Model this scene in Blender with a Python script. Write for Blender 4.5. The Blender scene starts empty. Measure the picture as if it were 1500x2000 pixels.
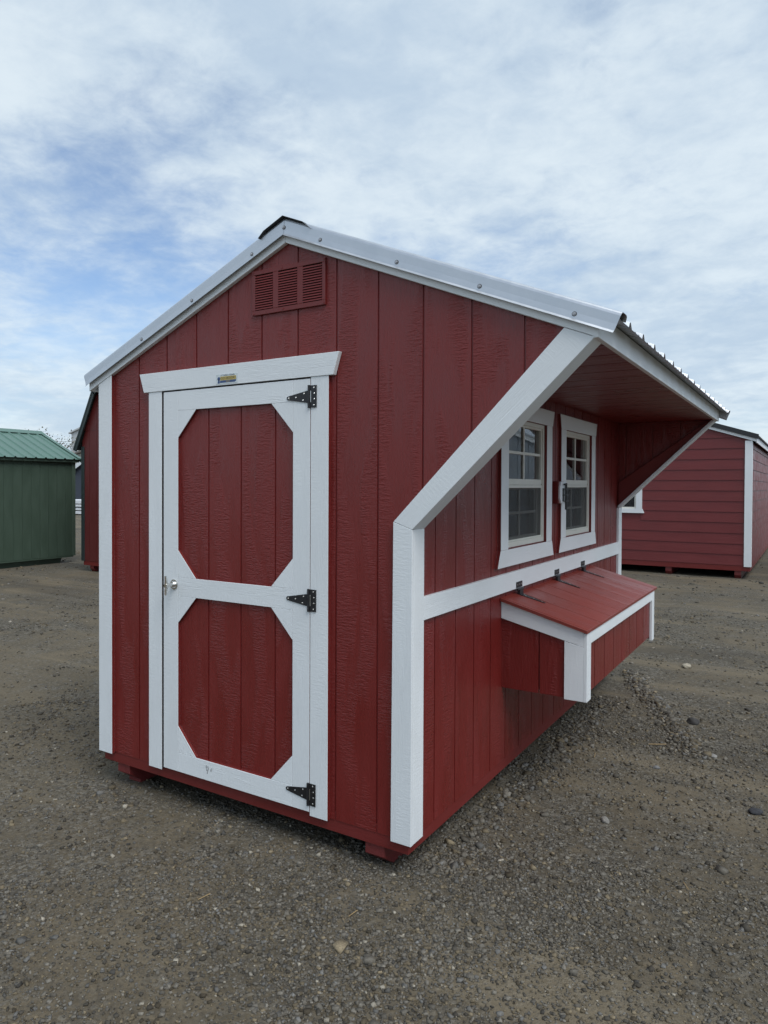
import bpy, bmesh, math, random
import numpy as np
from mathutils import Vector, Matrix, noise

random.seed(7)
rng = np.random.default_rng(7)
I = 0.0254                       # everything below is measured in inches and converted
S = bpy.context.scene
COL = S.collection

# ------------------------------------------------------------------ camera
CAM = Vector((98.5267, -96.251, 61.0442)) * I
YAW, PITCH, ROLL = 0.5628, -0.0143, 0.0039
cd = bpy.data.cameras.new('camera')
cam = bpy.data.objects.new('camera', cd)
COL.objects.link(cam)
fwd = Vector((-math.sin(YAW) * math.cos(PITCH), math.cos(YAW) * math.cos(PITCH), math.sin(PITCH)))
rgt = Vector((math.cos(YAW), math.sin(YAW), 0))
up = rgt.cross(fwd)
r2 = math.cos(ROLL) * rgt + math.sin(ROLL) * up
u2 = -math.sin(ROLL) * rgt + math.cos(ROLL) * up
cam.matrix_world = Matrix(((r2.x, u2.x, -fwd.x, CAM.x), (r2.y, u2.y, -fwd.y, CAM.y), (r2.z, u2.z, -fwd.z, CAM.z), (0, 0, 0, 1)))
cd.sensor_fit = 'HORIZONTAL'
cd.sensor_width = 36
cd.lens = 36 * 1385.5 / 1500
cd.shift_x = 36.4 / 1500
cd.shift_y = -32.0 / 1500
cd.clip_start = 0.05
cd.clip_end = 5000
S.camera = cam
S.render.resolution_x, S.render.resolution_y = 768, 1024

# ------------------------------------------------------------------ sky, sun, exposure
SUN_EL, SUN_AZ = 55, 114            # degrees; azimuth measured from +Y towards +X
W = bpy.data.worlds.new('World')
S.world = W
W.use_nodes = True
nt = W.node_tree
nt.nodes.clear()


def N(nt, t, inputs=None, **kw):
    n = nt.nodes.new(t)
    for k, v in kw.items():
        setattr(n, k, v)
    for k, v in (inputs or {}).items():
        s = n.inputs[k]
        if isinstance(v, bpy.types.NodeSocket):
            nt.links.new(v, s)
        else:
            s.default_value = v
    return n


def math_n(nt, op, a, b=0.0, c=0.0, clamp=False):
    n = N(nt, 'ShaderNodeMath', {0: a, 1: b, 2: c}, operation=op)
    n.use_clamp = clamp
    return n.outputs[0]


def ramp(nt, fac, lo, hi, a=0.0, b=1.0):
    n = N(nt, 'ShaderNodeMapRange', {0: fac, 1: lo, 2: hi, 3: a, 4: b}, interpolation_type='SMOOTHSTEP')
    return n.outputs[0]


def mixc(nt, fac, a, b, mode='MIX'):
    n = N(nt, 'ShaderNodeMix', data_type='RGBA', blend_type=mode)
    for s, v in ((n.inputs[0], fac), (n.inputs[6], a), (n.inputs[7], b)):
        if isinstance(v, bpy.types.NodeSocket):
            nt.links.new(v, s)
        else:
            s.default_value = v if isinstance(v, (int, float)) else (*v, 1)[:4]
    return n.outputs[2]


def noise_n(nt, vec, scale, detail=4, rough=0.55, dist=0.0, dim='3D'):
    n = N(nt, 'ShaderNodeTexNoise', {'Vector': vec, 'Scale': scale, 'Detail': detail, 'Roughness': rough, 'Distortion': dist}, noise_dimensions=dim)
    return n.outputs[0]


sky = N(nt, 'ShaderNodeTexSky', sky_type='NISHITA', sun_disc=False, sun_elevation=math.radians(SUN_EL), sun_rotation=math.radians(SUN_AZ),
        altitude=300, air_density=1.0, dust_density=1.2, ozone_density=1.5)
tc = N(nt, 'ShaderNodeTexCoord')
sep = N(nt, 'ShaderNodeSeparateXYZ', {0: tc.outputs['Generated']})
den = math_n(nt, 'ADD', math_n(nt, 'MAXIMUM', sep.outputs[2], 0.0), 0.16)
cv = N(nt, 'ShaderNodeCombineXYZ', {0: math_n(nt, 'DIVIDE', sep.outputs[0], den), 1: math_n(nt, 'DIVIDE', sep.outputs[1], den), 2: 0.0})
off = N(nt, 'ShaderNodeVectorMath', {0: cv.outputs[0], 1: (10.5, -19.1, 0.0)}, operation='ADD').outputs[0]
n_big = noise_n(nt, off, 0.55, 3, 0.5, 0.2)
n_mid = noise_n(nt, off, 1.9, 8, 0.62, 0.35)
n_fine = noise_n(nt, off, 8.5, 7, 0.62, 0.25)
dens = math_n(nt, 'ADD', math_n(nt, 'MULTIPLY', n_big, 0.72), math_n(nt, 'ADD', math_n(nt, 'MULTIPLY', n_mid, 0.36), math_n(nt, 'MULTIPLY', n_fine, 0.18)))
cover = ramp(nt, dens, 0.41, 0.66)
low = ramp(nt, sep.outputs[2], 0.0, 0.30, 0.88, 0.0)      # cloud layers close up towards the horizon all round
cover = math_n(nt, 'SUBTRACT', 1.0, math_n(nt, 'MULTIPLY', math_n(nt, 'SUBTRACT', 1.0, cover), math_n(nt, 'SUBTRACT', 1.0, low)))
n_sh = noise_n(nt, N(nt, 'ShaderNodeVectorMath', {0: off, 1: (11.3, 4.7, 0)}, operation='ADD').outputs[0], 1.15, 7, 0.6, 0.3)
shade = ramp(nt, math_n(nt, 'ADD', math_n(nt, 'MULTIPLY', n_sh, 0.68), math_n(nt, 'MULTIPLY', n_fine, 0.32)), 0.36, 0.64)
cloud = mixc(nt, shade, (3.2, 3.95, 4.75), (4.65, 5.25, 5.65))
skyb = mixc(nt, 1.0, sky.outputs[0], (0.9, 0.95, 1.0), 'MULTIPLY')
full = mixc(nt, math_n(nt, 'MULTIPLY', cover, 0.93), skyb, cloud)
bg = N(nt, 'ShaderNodeBackground', {0: full, 1: 0.10})
wo = N(nt, 'ShaderNodeOutputWorld', {0: bg.outputs[0]})

sd = bpy.data.lights.new('sun', 'SUN')
sd.energy = 1.5
sd.angle = math.radians(36)
sd.color = (1.0, 0.98, 0.95)
sun = bpy.data.objects.new('sun', sd)
COL.objects.link(sun)
el, az = math.radians(SUN_EL), math.radians(SUN_AZ)
tosun = Vector((math.sin(az) * math.cos(el), math.cos(az) * math.cos(el), math.sin(el)))
sun.rotation_euler = tosun.to_track_quat('Z', 'Y').to_euler()
sun.location = (0, 0, 30)

S.view_settings.view_transform = 'Standard'
S.view_settings.look = 'None'
S.view_settings.gamma = 1
S.view_settings.exposure = 0.74
S.view_settings.use_curve_mapping = False

# ------------------------------------------------------------------ materials
MATS = {}


def new_mat(name):
    m = bpy.data.materials.new(name)
    m.use_nodes = True
    t = m.node_tree
    b = t.nodes['Principled BSDF']
    MATS[name] = m
    return m, t, b


def scaled(t, vec, sc):
    return N(t, 'ShaderNodeVectorMath', {0: vec, 1: sc}, operation='MULTIPLY').outputs[0]


def painted_wood(name, col, rough=0.36, ripple=1.0, grain=1.0, strength=0.5, var=0.05):
    """embossed engineered wood siding under paint: rough-sawn ripples crossed with long grain"""
    m, t, b = new_mat(name)
    uv = N(t, 'ShaderNodeUVMap').outputs[0]
    rip = noise_n(t, scaled(t, uv, (22, 112, 1)), 1.0, 4, 0.6, 0.5, '2D')
    rip2 = noise_n(t, scaled(t, uv, (60, 150, 1)), 1.0, 3, 0.6, 0.3, '2D')
    gr = noise_n(t, scaled(t, uv, (150, 7, 1)), 1.0, 4, 0.6, 1.6, '2D')
    mask = ramp(t, noise_n(t, scaled(t, uv, (10, 1.8, 1)), 1.0, 2, 0.5, 0.4, '2D'), 0.42, 0.6)
    h = math_n(t, 'ADD', math_n(t, 'MULTIPLY', math_n(t, 'ADD', rip, math_n(t, 'MULTIPLY', rip2, 0.5)), math_n(t, 'MULTIPLY', mask, ripple)),
               math_n(t, 'MULTIPLY', gr, math_n(t, 'MULTIPLY', math_n(t, 'SUBTRACT', 1.15, mask), grain)))
    bump = N(t, 'ShaderNodeBump', {'Height': h, 'Strength': strength, 'Distance': 0.0042})
    t.links.new(bump.outputs[0], b.inputs['Normal'])
    v = noise_n(t, scaled(t, uv, (6, 2.2, 1)), 1.0, 5, 0.6, 0.2, '2D')
    lo = tuple(c * (1 - var) for c in col)
    hi = tuple(min(1, c * (1 + var)) for c in col)
    base = mixc(t, ramp(t, v, 0.3, 0.7), lo, hi)
    oi = N(t, 'ShaderNodeObjectInfo')
    base = mixc(t, math_n(t, 'MULTIPLY', oi.outputs['Random'], 0.07), base, tuple(c * 0.55 for c in col))
    t.links.new(base, b.inputs['Base Color'])
    t.links.new(ramp(t, v, 0.25, 0.75, rough - 0.06, rough + 0.10), b.inputs['Roughness'])
    b.inputs['Specular IOR Level'].default_value = 0.5
    return m


def plain(name, col, rough=0.5, metal=0.0, var=0.1, scale=30, bumpy=0.0, spec=0.5):
    m, t, b = new_mat(name)
    g = N(t, 'ShaderNodeNewGeometry').outputs['Position']
    v = noise_n(t, g, scale, 5, 0.6, 0.2)
    base = mixc(t, ramp(t, v, 0.3, 0.7), tuple(c * (1 - var) for c in col), tuple(min(1, c * (1 + var)) for c in col))
    t.links.new(base, b.inputs['Base Color'])
    t.links.new(ramp(t, v, 0.3, 0.7, max(0.02, rough - 0.05), rough + 0.06), b.inputs['Roughness'])
    b.inputs['Metallic'].default_value = metal
    b.inputs['Specular IOR Level'].default_value = spec
    if bumpy:
        bp = N(t, 'ShaderNodeBump', {'Height': v, 'Strength': bumpy, 'Distance': 0.002})
        t.links.new(bp.outputs[0], b.inputs['Normal'])
    return m


RED = (0.165, 0.0165, 0.014)
red = painted_wood('red_painted_siding', RED, 0.32, 1.0, 0.6, 0.72)
red_smooth = painted_wood('red_painted_framing', (0.150, 0.016, 0.014), 0.42, 0.25, 0.7, 0.30)
red_lid = painted_wood('red_painted_lid', (0.215, 0.036, 0.026), 0.33, 0.35, 0.9, 0.55)
white = painted_wood('white_painted_trim', (0.74, 0.775, 0.795), 0.42, 0.5, 0.8, 0.42, 0.015)
red_lap = painted_wood('red_painted_lap_siding', (0.140, 0.020, 0.021), 0.45, 0.15, 0.9, 0.30)
red_barn = painted_wood('red_painted_barn_siding', (0.105, 0.015, 0.014), 0.45, 0.4, 0.8, 0.35)
green = painted_wood('green_painted_siding', (0.045, 0.073, 0.052), 0.5, 0.3, 0.4, 0.15)
greentrim = painted_wood('green_painted_trim', (0.055, 0.085, 0.062), 0.5, 0.4, 0.8, 0.25)
darkgreen = plain('dark_green_painted_metal', (0.020, 0.030, 0.030), 0.45)
greenmetal = plain('pale_green_roof_metal', (0.085, 0.165, 0.135), 0.40, 0.0, 0.06, 4)
galv = plain('galvalume_metal', (0.53, 0.56, 0.60), 0.38, 0.85, 0.05, 9)
galv_dark = plain('galvalume_underside', (0.42, 0.43, 0.45), 0.5, 0.7, 0.08, 9)
blackroof = plain('black_roof_metal', (0.018, 0.019, 0.021), 0.42, 0.0, 0.1, 6)
capm = plain('dark_grey_ridge_metal', (0.055, 0.058, 0.062), 0.45, 0.3)
blackiron = plain('black_powder_coated_hardware', (0.012, 0.012, 0.014), 0.42, 0.0, 0.15, 60, 0.1)
screwm = plain('zinc_screw', (0.62, 0.62, 0.60), 0.32, 1.0, 0.1, 80)
chrome = plain('chrome', (0.72, 0.71, 0.68), 0.14, 1.0, 0.05, 60)
washer = plain('dark_rubber_washer', (0.03, 0.03, 0.032), 0.6)
vinyl = plain('cream_vinyl', (0.66, 0.66, 0.60), 0.40, 0.0, 0.03, 12)
insidem = plain('bare_plywood_inside', (0.20, 0.145, 0.09), 0.7, 0.0, 0.2, 6)
darkgap = plain('painted_gap_shade', (0.012, 0.010, 0.010), 0.9)  # near-black colour painted in for the shade inside gaps and slits
skidm = painted_wood('red_painted_skid', (0.150, 0.022, 0.021), 0.5, 0.2, 0.7, 0.4)
grime = plain('black_boot_scuff', (0.10, 0.10, 0.10), 0.8)


def glass_mat():
    m, t, b = new_mat('window_glass')
    b.inputs['Base Color'].default_value = (0.86, 0.90, 0.90, 1)
    b.inputs['Roughness'].default_value = 0.0
    b.inputs['IOR'].default_value = 1.5
    b.inputs['Transmission Weight'].default_value = 1.0
    return m


def screen_mat():
    m, t, b = new_mat('insect_screen_mesh')
    b.inputs['Base Color'].default_value = (0.060, 0.064, 0.064, 1)
    b.inputs['Roughness'].default_value = 0.7
    tr = N(t, 'ShaderNodeBsdfTransparent')
    mx = N(t, 'ShaderNodeMixShader', {0: 0.60, 1: b.outputs[0], 2: tr.outputs[0]})
    t.links.new(mx.outputs[0], t.nodes['Material Output'].inputs[0])
    return m


glass, screen = glass_mat(), screen_mat()

# ------------------------------------------------------------------ mesh helpers
PL = {'xz': lambda u, v, d: (u, d, v), 'yz': lambda u, v, d: (d, u, v), 'xy': lambda u, v, d: (u, v, d)}


def prism(bm, poly, plane, d0, d1, mi=0):
    f = PL[plane]
    a = [bm.verts.new(f(u, v, d0)) for u, v in poly]
    b = [bm.verts.new(f(u, v, d1)) for u, v in poly]
    n = len(poly)
    fs = [bm.faces.new(a), bm.faces.new(b[::-1])]
    for i in range(n):
        fs.append(bm.faces.new((a[i], b[i], b[(i + 1) % n], a[(i + 1) % n])))
    for q in fs:
        q.material_index = mi
    return fs


def box(bm, x0, x1, y0, y1, z0, z1, mi=0):
    return prism(bm, [(x0, z0), (x1, z0), (x1, z1), (x0, z1)], 'xz', y0, y1, mi)


def cyl(bm, c, axis, r, h, n=12, mi=0, r2=None):
    """cylinder / cone frustum from c along axis by h"""
    ax = Vector(axis).normalized()
    t1 = ax.orthogonal().normalized()
    t2 = ax.cross(t1)
    r2 = r if r2 is None else r2
    c = Vector(c)
    a = [bm.verts.new(c + r * (math.cos(k * 2 * math.pi / n) * t1 + math.sin(k * 2 * math.pi / n) * t2)) for k in range(n)]
    b = [bm.verts.new(c + ax * h + r2 * (math.cos(k * 2 * math.pi / n) * t1 + math.sin(k * 2 * math.pi / n) * t2)) for k in range(n)]
    fs = [bm.faces.new(a[::-1]), bm.faces.new(b)]
    for k in range(n):
        fs.append(bm.faces.new((a[k], a[(k + 1) % n], b[(k + 1) % n], b[k])))
    for q in fs:
        q.material_index = mi
    return fs


def obj(name, bm, mats, parent=None, origin=(0, 0, 0), grain=(0, 0, 1), bevel=0.0, smooth=False):
    """link a bmesh (inches, world coordinates) as one mesh object; origin = inches of the thing's base"""
    bmesh.ops.recalc_face_normals(bm, faces=bm.faces)
    if bevel:
        bmesh.ops.bevel(bm, geom=[e for e in bm.edges if e.calc_face_angle(0) > 0.5], offset=bevel, segments=1, affect='EDGES', clamp_overlap=True)
    uvl = bm.loops.layers.uv.new('UVMap')
    g = Vector(grain).normalized()
    ou, ov = random.uniform(-9, 9), random.uniform(-9, 9)
    for f in bm.faces:
        n = f.normal
        w = n.cross(g)
        if w.length < 0.3:
            w = n.orthogonal()
            gg = n.cross(w)
        else:
            w.normalize()
            gg = g
        for l in f.loops:
            p = l.vert.co * I
            l[uvl].uv = (p.dot(w) + ou, p.dot(gg) + ov)
        f.smooth = smooth
    o0 = Vector(origin)
    for v in bm.verts:
        v.co = (v.co - o0) * I
    me = bpy.data.meshes.new(name)
    bm.to_mesh(me)
    bm.free()
    for m in (mats if isinstance(mats, (list, tuple)) else [mats]):
        me.materials.append(m)
    o = bpy.data.objects.new(name, me)
    COL.objects.link(o)
    if parent is not None:
        o.parent = parent
    else:
        o.location = o0 * I
    return o


def thing(name, label, cat, origin, group=None):
    o = bpy.data.objects.new(name, None)
    o.empty_display_size = 0.3
    COL.objects.link(o)
    o.location = Vector(origin) * I
    o['label'] = label
    o['category'] = cat
    if group:
        o['group'] = group
    return o


def tag(o, label, cat, group=None):
    o['label'] = label
    o['category'] = cat
    if group:
        o['group'] = group
    return o


def lerp(a, b, t):
    return a + (b - a) * t


def strip_cells(u0, u1, lo, hi, breaks, holes):
    """polygons filling lo(u)..hi(u) between u0 and u1, minus rectangular holes (ua,ub,va,vb)"""
    cuts = sorted({u0, u1, *[b for b in breaks if u0 < b < u1], *[b for h in holes for b in h[:2] if u0 < b < u1]})
    out = []
    for a, b in zip(cuts, cuts[1:]):
        m = (a + b) / 2
        e = (b - a) * 1e-4
        segs = [(lo(a + e), lo(b - e), hi(a + e), hi(b - e))]
        for h in holes:
            if h[0] <= m <= h[1]:
                nx = []
                for (la, lb, ha, hb) in segs:
                    if h[2] > min(la, lb):
                        nx.append((la, lb, min(ha, h[2]), min(hb, h[2])))
                    if h[3] < max(ha, hb):
                        nx.append((max(la, h[3]), max(lb, h[3]), ha, hb))
                segs = nx
        for la, lb, ha, hb in segs:
            if ha - la > 0.02 or hb - lb > 0.02:
                poly = [(a, la), (b, lb), (b, max(hb, lb + 1e-3)), (a, max(ha, la + 1e-3))]
                out.append(poly)
    return out


def touching(polys):
    """groups of cells that hang together"""
    groups = []
    for p in polys:
        a, b = p[0][0], p[1][0]
        lo_, hi_ = min(p[0][1], p[1][1]), max(p[2][1], p[3][1])
        hit = [g_ for g_ in groups if any(abs(q[1][0] - a) < 1e-3 and min(q[0][1], q[1][1]) < hi_ and max(q[2][1], q[3][1]) > lo_ or
                                          abs(q[0][0] - a) < 1e-3 and (abs(q[2][1] - lo_) < 1e-3 or abs(q[0][1] - hi_) < 1e-3) for q in g_)]
        new = [p]
        for g_ in hit:
            new += g_
            groups.remove(g_)
        groups.append(new)
    return groups


# ================================================================== GROUND
def ground_height(x, y):
    """metres; gentle lumps, wheel ruts and the little gravel ridge beside the coop"""
    p = Vector((x, y, 0))
    h = 0.020 * noise.noise(p * 0.55) + 0.010 * noise.noise(p * 1.7 + Vector((3, 1, 0))) + 0.005 * noise.noise(p * 5.1)
    return h


RIDGE = [Vector((48.0, 149.0)) * I, Vector((58.0, 124.0)) * I, Vector((67.0, 106.0)) * I, Vector((77.5, 79.5)) * I]


def ridge_dist(x, y):
    q = Vector((x, y))
    best = 9
    for a, b in zip(RIDGE, RIDGE[1:]):
        t = max(0, min(1, (q - a).dot(b - a) / (b - a).length_squared))
        best = min(best, (q - a - t * (b - a)).length)
    return best


def near_fade(x, y):
    d = math.hypot(x - 1.0, y - 0.8)
    return max(0.0, min(1.0, (16 - d) / 8))


def gz(x, y):
    h = ground_height(x, y)
    # level under the sheds: keep the ground at or below the skids
    fade = near_fade(x, y)
    r = ridge_dist(x, y)
    return h * (0.25 + 0.75 * fade) - 0.022 + 0.022 * math.exp(-(r / 0.075) ** 2)


def axis_pts(lo, hi, c, fine, n_f, far_n):
    a = list(np.linspace(c - fine, c + fine, n_f))
    left = c - fine - np.geomspace(0.25, c - fine - lo, far_n)
    right = c + fine + np.geomspace(0.25, hi - c - fine, far_n)
    return sorted([*left, *a, *right])


gx = axis_pts(-900, 900, 1.4, 2.6, 150, 34)
gy = axis_pts(-300, 1500, 0.9, 3.6, 190, 38)
gv = [(x, y, gz(x, y)) for y in gy for x in gx]
nx_ = len(gx)
gf = [(j * nx_ + i, j * nx_ + i + 1, (j + 1) * nx_ + i + 1, (j + 1) * nx_ + i) for j in range(len(gy) - 1) for i in range(nx_ - 1)]
gm = bpy.data.meshes.new('ground')
gm.from_pydata(gv, [], gf)
gm.polygons.foreach_set('use_smooth', [True] * len(gm.polygons))


def ground_mat():
    m, t, b = new_mat('dirt_and_gravel')
    g = N(t, 'ShaderNodeNewGeometry').outputs['Position']
    big = noise_n(t, g, 0.55, 5, 0.6, 0.6)
    mid = noise_n(t, g, 2.6, 6, 0.62, 0.4)
    fine = noise_n(t, g, 55, 5, 0.7, 0.0)
    grit = noise_n(t, g, 240, 3, 0.7, 0.0)
    dirt = mixc(t, ramp(t, big, 0.36, 0.66), (0.072, 0.060, 0.040), (0.142, 0.116, 0.077))
    dirt = mixc(t, ramp(t, mid, 0.52, 0.72), dirt, (0.160, 0.131, 0.088))
    dirt = mixc(t, ramp(t, fine, 0.35, 0.7, 0.0, 0.6), dirt, (0.040, 0.034, 0.025))
    vo = N(t, 'ShaderNodeTexVoronoi', {'Vector': g, 'Scale': 62.0, 'Randomness': 1.0})
    vo2 = N(t, 'ShaderNodeTexVoronoi', {'Vector': g, 'Scale': 135.0, 'Randomness': 1.0})
    sepc = N(t, 'ShaderNodeSeparateColor', {0: vo.outputs['Color']})
    sepc2 = N(t, 'ShaderNodeSeparateColor', {0: vo2.outputs['Color']})
    pebc = mixc(t, sepc.outputs[0], (0.045, 0.042, 0.036), (0.200, 0.185, 0.155))
    pebc2 = mixc(t, sepc2.outputs[0], (0.040, 0.037, 0.031), (0.180, 0.162, 0.128))
    patch = ramp(t, math_n(t, 'ADD', math_n(t, 'MULTIPLY', mid, 0.6), math_n(t, 'MULTIPLY', big, 0.4)), 0.42, 0.58)
    gm1 = math_n(t, 'SUBTRACT', 1.0, math_n(t, 'MULTIPLY', patch, 0.8))
    on1 = math_n(t, 'GREATER_THAN', sepc.outputs[1], 0.52)
    on2 = math_n(t, 'GREATER_THAN', sepc2.outputs[1], 0.40)
    c = mixc(t, math_n(t, 'MULTIPLY', math_n(t, 'MULTIPLY', on2, gm1), 0.75), dirt, pebc2)
    c = mixc(t, math_n(t, 'MULTIPLY', math_n(t, 'MULTIPLY', on1, gm1), 0.8), c, pebc)
    # long dusty wheel tracks across the yard
    rot = N(t, 'ShaderNodeMapping', {'Vector': g, 'Rotation': (0, 0, math.radians(-24)), 'Scale': (0.22, 1.9, 1.0)})
    trk = noise_n(t, rot.outputs[0], 1.0, 5, 0.6, 0.7)
    c = mixc(t, ramp(t, trk, 0.48, 0.70, 0.0, 0.6), c, (0.190, 0.157, 0.106))
    c = mixc(t, ramp(t, trk, 0.30, 0.42, 0.5, 0.0), c, (0.058, 0.050, 0.038))
    t.links.new(c, b.inputs['Base Color'])
    b.inputs['Roughness'].default_value = 0.9
    b.inputs['Specular IOR Level'].default_value = 0.25
    h1 = math_n(t, 'MULTIPLY', on1, ramp(t, vo.outputs['Distance'], 0.05, 0.60, 1.0, 0.0))
    h2 = math_n(t, 'MULTIPLY', on2, ramp(t, vo2.outputs['Distance'], 0.05, 0.60, 1.0, 0.0))
    h = math_n(t, 'ADD', math_n(t, 'MULTIPLY', math_n(t, 'ADD', h1, math_n(t, 'MULTIPLY', h2, 0.5)), gm1), math_n(t, 'ADD', math_n(t, 'MULTIPLY', fine, 0.9), math_n(t, 'MULTIPLY', grit, 0.4)))
    bp = N(t, 'ShaderNodeBump', {'Height': h, 'Strength': 0.75, 'Distance': 0.008})
    t.links.new(bp.outputs[0], b.inputs['Normal'])
    return m


gm.materials.append(ground_mat())
go = bpy.data.objects.new('ground', gm)
COL.objects.link(go)
go['kind'] = 'structure'
go['label'] = 'grey brown dirt yard strewn with crushed gravel'

# ================================================================== MAIN COOP
XL, WS, LEN = -27.5, 46.0, 139.5           # outer left trim, right wall plane, far trim face
XA, ZA, SL = 22.03, 102.39, 0.415          # ridge x, underside of rake board at ridge, roof slope
XE = 74.49                                 # right eave board face
XW = -30.40                                # left eave board face
T = 0.75
O = (22.0, 70.0, 0.0)
coop = thing('chicken_coop', 'red chicken coop with white trim, flared roof overhang and nest box on its side', 'coop', O)


def under(x):
    return ZA - SL * abs(x - XA)           # underside of rake board


def roofz(x):
    return ZA + 3.35 - SL * abs(x - XA)    # top plane under the ribbed sheets


def P(name, bm, mats, parent=coop, grain=(0, 0, 1), bevel=0.0, smooth=False):
    return obj(name, bm, mats, parent, O, grain, bevel, smooth)


def brace_z(x):
    return 54.9 + (x - 46.0) * (81.3 - 54.9) / (73.3 - 46.0)


GAP = 0.16                                  # half width of a groove
FY = 0.0
DOOR_HOLE = (-8.35, 27.5, 0.0, 79.3)


def gable_wall(name, y_face, sgn, holes):
    """grooved gable siding; y_face = outer face, sgn = -1 towards the viewer"""
    lo = lambda x: 5.6 if x < 46.0 else brace_z(x)
    hi = lambda x: under(x) + 1.5
    bm = bmesh.new()
    ya, yb = y_face - sgn * 0.20, y_face - sgn * 0.55
    for poly in strip_cells(-26.7, 73.0, lo, hi, [XA, 46.0], holes):
        prism(bm, poly, 'xz', min(ya, yb), max(ya, yb))
    wall = P(name, bm, red_smooth)
    g0 = -15.84
    edges = [-26.7] + [g0 + 8 * k for k in range(-1, 12) if -26.0 < g0 + 8 * k < 72.5] + [73.0]
    for a, b in zip(edges, edges[1:]):
        bm = bmesh.new()
        a2 = a + (GAP if a > -26 else 0)
        b2 = b - (GAP if b < 72.9 else 0)
        for poly in strip_cells(a2, b2, lo, hi, [XA, 46.0], holes):
            prism(bm, poly, 'xz', min(y_face, ya), max(y_face, ya))
        if bm.faces:
            P('siding_board', bm, red, wall)
        else:
            bm.free()
    return wall


front = gable_wall('front_wall', 0.0, -1, [DOOR_HOLE])
rear = gable_wall('rear_wall', LEN - T - 0.02, -1, [])
# outside skin of the rear gable
bm = bmesh.new()
for poly in strip_cells(-26.7, 73.0, lambda x: 5.6 if x < 46 else brace_z(x), lambda x: under(x) + 1.5, [XA, 46.0], []):
    prism(bm, poly, 'xz', LEN - T + 0.6, LEN - 0.1)
P('rear_skin', bm, red)

# side wall (faces +X): boards, window openings
W1 = (40.0, 64.2, 48.4, 75.0)
W2 = (79.3, 103.3, 48.5, 75.0)
SOFF = 80.95
bm = bmesh.new()
for poly in strip_cells(0.6, LEN - 1.4, lambda u: 5.6, lambda u: 84.0, [], [W1, W2]):
    prism(bm, poly, 'yz', WS - 0.55, WS - 0.20)
side = P('side_wall', bm, red_smooth)
edges = [0.0] + [8.646 + 8 * k for k in range(0, 17) if 8.646 + 8 * k < LEN - 2] + [LEN - 1.4]
for a, b in zip(edges, edges[1:]):
    for grp in touching(strip_cells(a + (GAP if a else 0.01), b - GAP, lambda u: 5.6, lambda u: SOFF + 0.1, [], [W1, W2])):
        bm = bmesh.new()
        for poly in grp:
            prism(bm, poly, 'yz', WS - 0.20, WS)
        P('siding_board', bm, red, side)

# left wall, floor, inner lining
bm = bmesh.new()
box(bm, -26.75, -26.2, 0.02, LEN - 0.8, 5.6, 83.0)
left = P('left_wall', bm, red)
bm = bmesh.new()
box(bm, -26.1, 45.3, 0.7, LEN - 1.5, 7.0, 7.9)
P('floor_deck', bm, insidem)
bm = bmesh.new()
box(bm, -26.1, -25.6, 0.9, LEN - 1.6, 8, 82)
box(bm, -25.6, 45.3, LEN - 2.1, LEN - 1.6, 8, 82)
P('inner_lining', bm, insidem)

# rim boards and skids
bm = bmesh.new()
box(bm, -26.75, 45.9, 0.12, 1.5, 3.5, 6.9)
rimf = P('rim_board', bm, red_smooth, grain=(1, 0, 0), bevel=0.05)
bm = bmesh.new()
box(bm, 44.4, 45.9, 1.52, LEN - 0.9, 3.5, 6.9)
P('rim_board', bm, red_smooth, grain=(0, 1, 0), bevel=0.05)
bm = bmesh.new()
box(bm, -26.7, -25.2, 1.52, LEN - 0.9, 3.5, 6.9)
P('rim_board', bm, red_smooth, grain=(0, 1, 0))
for x in (37.7, -23.1):
    bm = bmesh.new()
    prism(bm, [(0.55, 3.52), (LEN - 1.5, 3.52), (LEN - 4, -1.8), (3.4, -1.8), (3.4, -0.45), (0.55, 1.55)], 'yz', x, x + 3.6)
    P('skid', bm, skidm, grain=(0, 1, 0), bevel=0.06)

# corner boards and braces
BV = 0.05


def red_edges(o, axis):
    """the board edges were sprayed with the wall colour: only the face stays white"""
    me = o.data
    me.materials.append(red_smooth)
    for p in me.polygons:
        if abs(p.normal[axis]) < 0.5:
            p.material_index = 1
    return o


def whiteboard(name, poly, plane, d0, d1, grain=(0, 0, 1), parent=coop, red=None):
    bm = bmesh.new()
    prism(bm, poly, plane, d0, d1)
    o = P(name, bm, white, parent, grain, BV)
    return o if red is None else red_edges(o, red)


BA, BB, BC, BD = (43.46, 55.45), (69.88, under(69.88) - 0.05), (73.97, under(73.97) - 0.05), (46.76, 54.30)
for y0, y1 in ((-T, -0.002), (LEN - 0.09, LEN + 0.6)):
    whiteboard('corner_board', [(XL, 5.34), (-23.42, 5.34), (-23.42, under(-23.42) - 0.03), (XL, under(XL) - 0.03)], 'xz', y0, y1, red=1)
    whiteboard('corner_board', [(43.15, 5.34), (46.76, 5.34), (46.76, 54.25), (43.4, 55.40)], 'xz', y0, y1)
    whiteboard('brace_board', [BA, BD, BC, BB], 'xz', y0, y1, (BC[0] - BD[0], 0, BC[1] - BD[1]))
# returns on the side wall
whiteboard('corner_board', [(0.0, 5.36), (3.35, 5.36), (3.35, 54.3), (0.0, 54.3)], 'yz', WS + 0.004, WS + 0.75)
whiteboard('corner_board', [(LEN - 3.4, 5.36), (LEN - 0.1, 5.36), (LEN - 0.1, 54.3), (LEN - 3.4, 54.3)], 'yz', WS + 0.004, WS + 0.75)
whiteboard('corner_board', [(0.0, 5.36), (3.35, 5.36), (3.35, 82.0), (0.0, 82.0)], 'yz', XL + 0.01, XL + 0.74)
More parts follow.
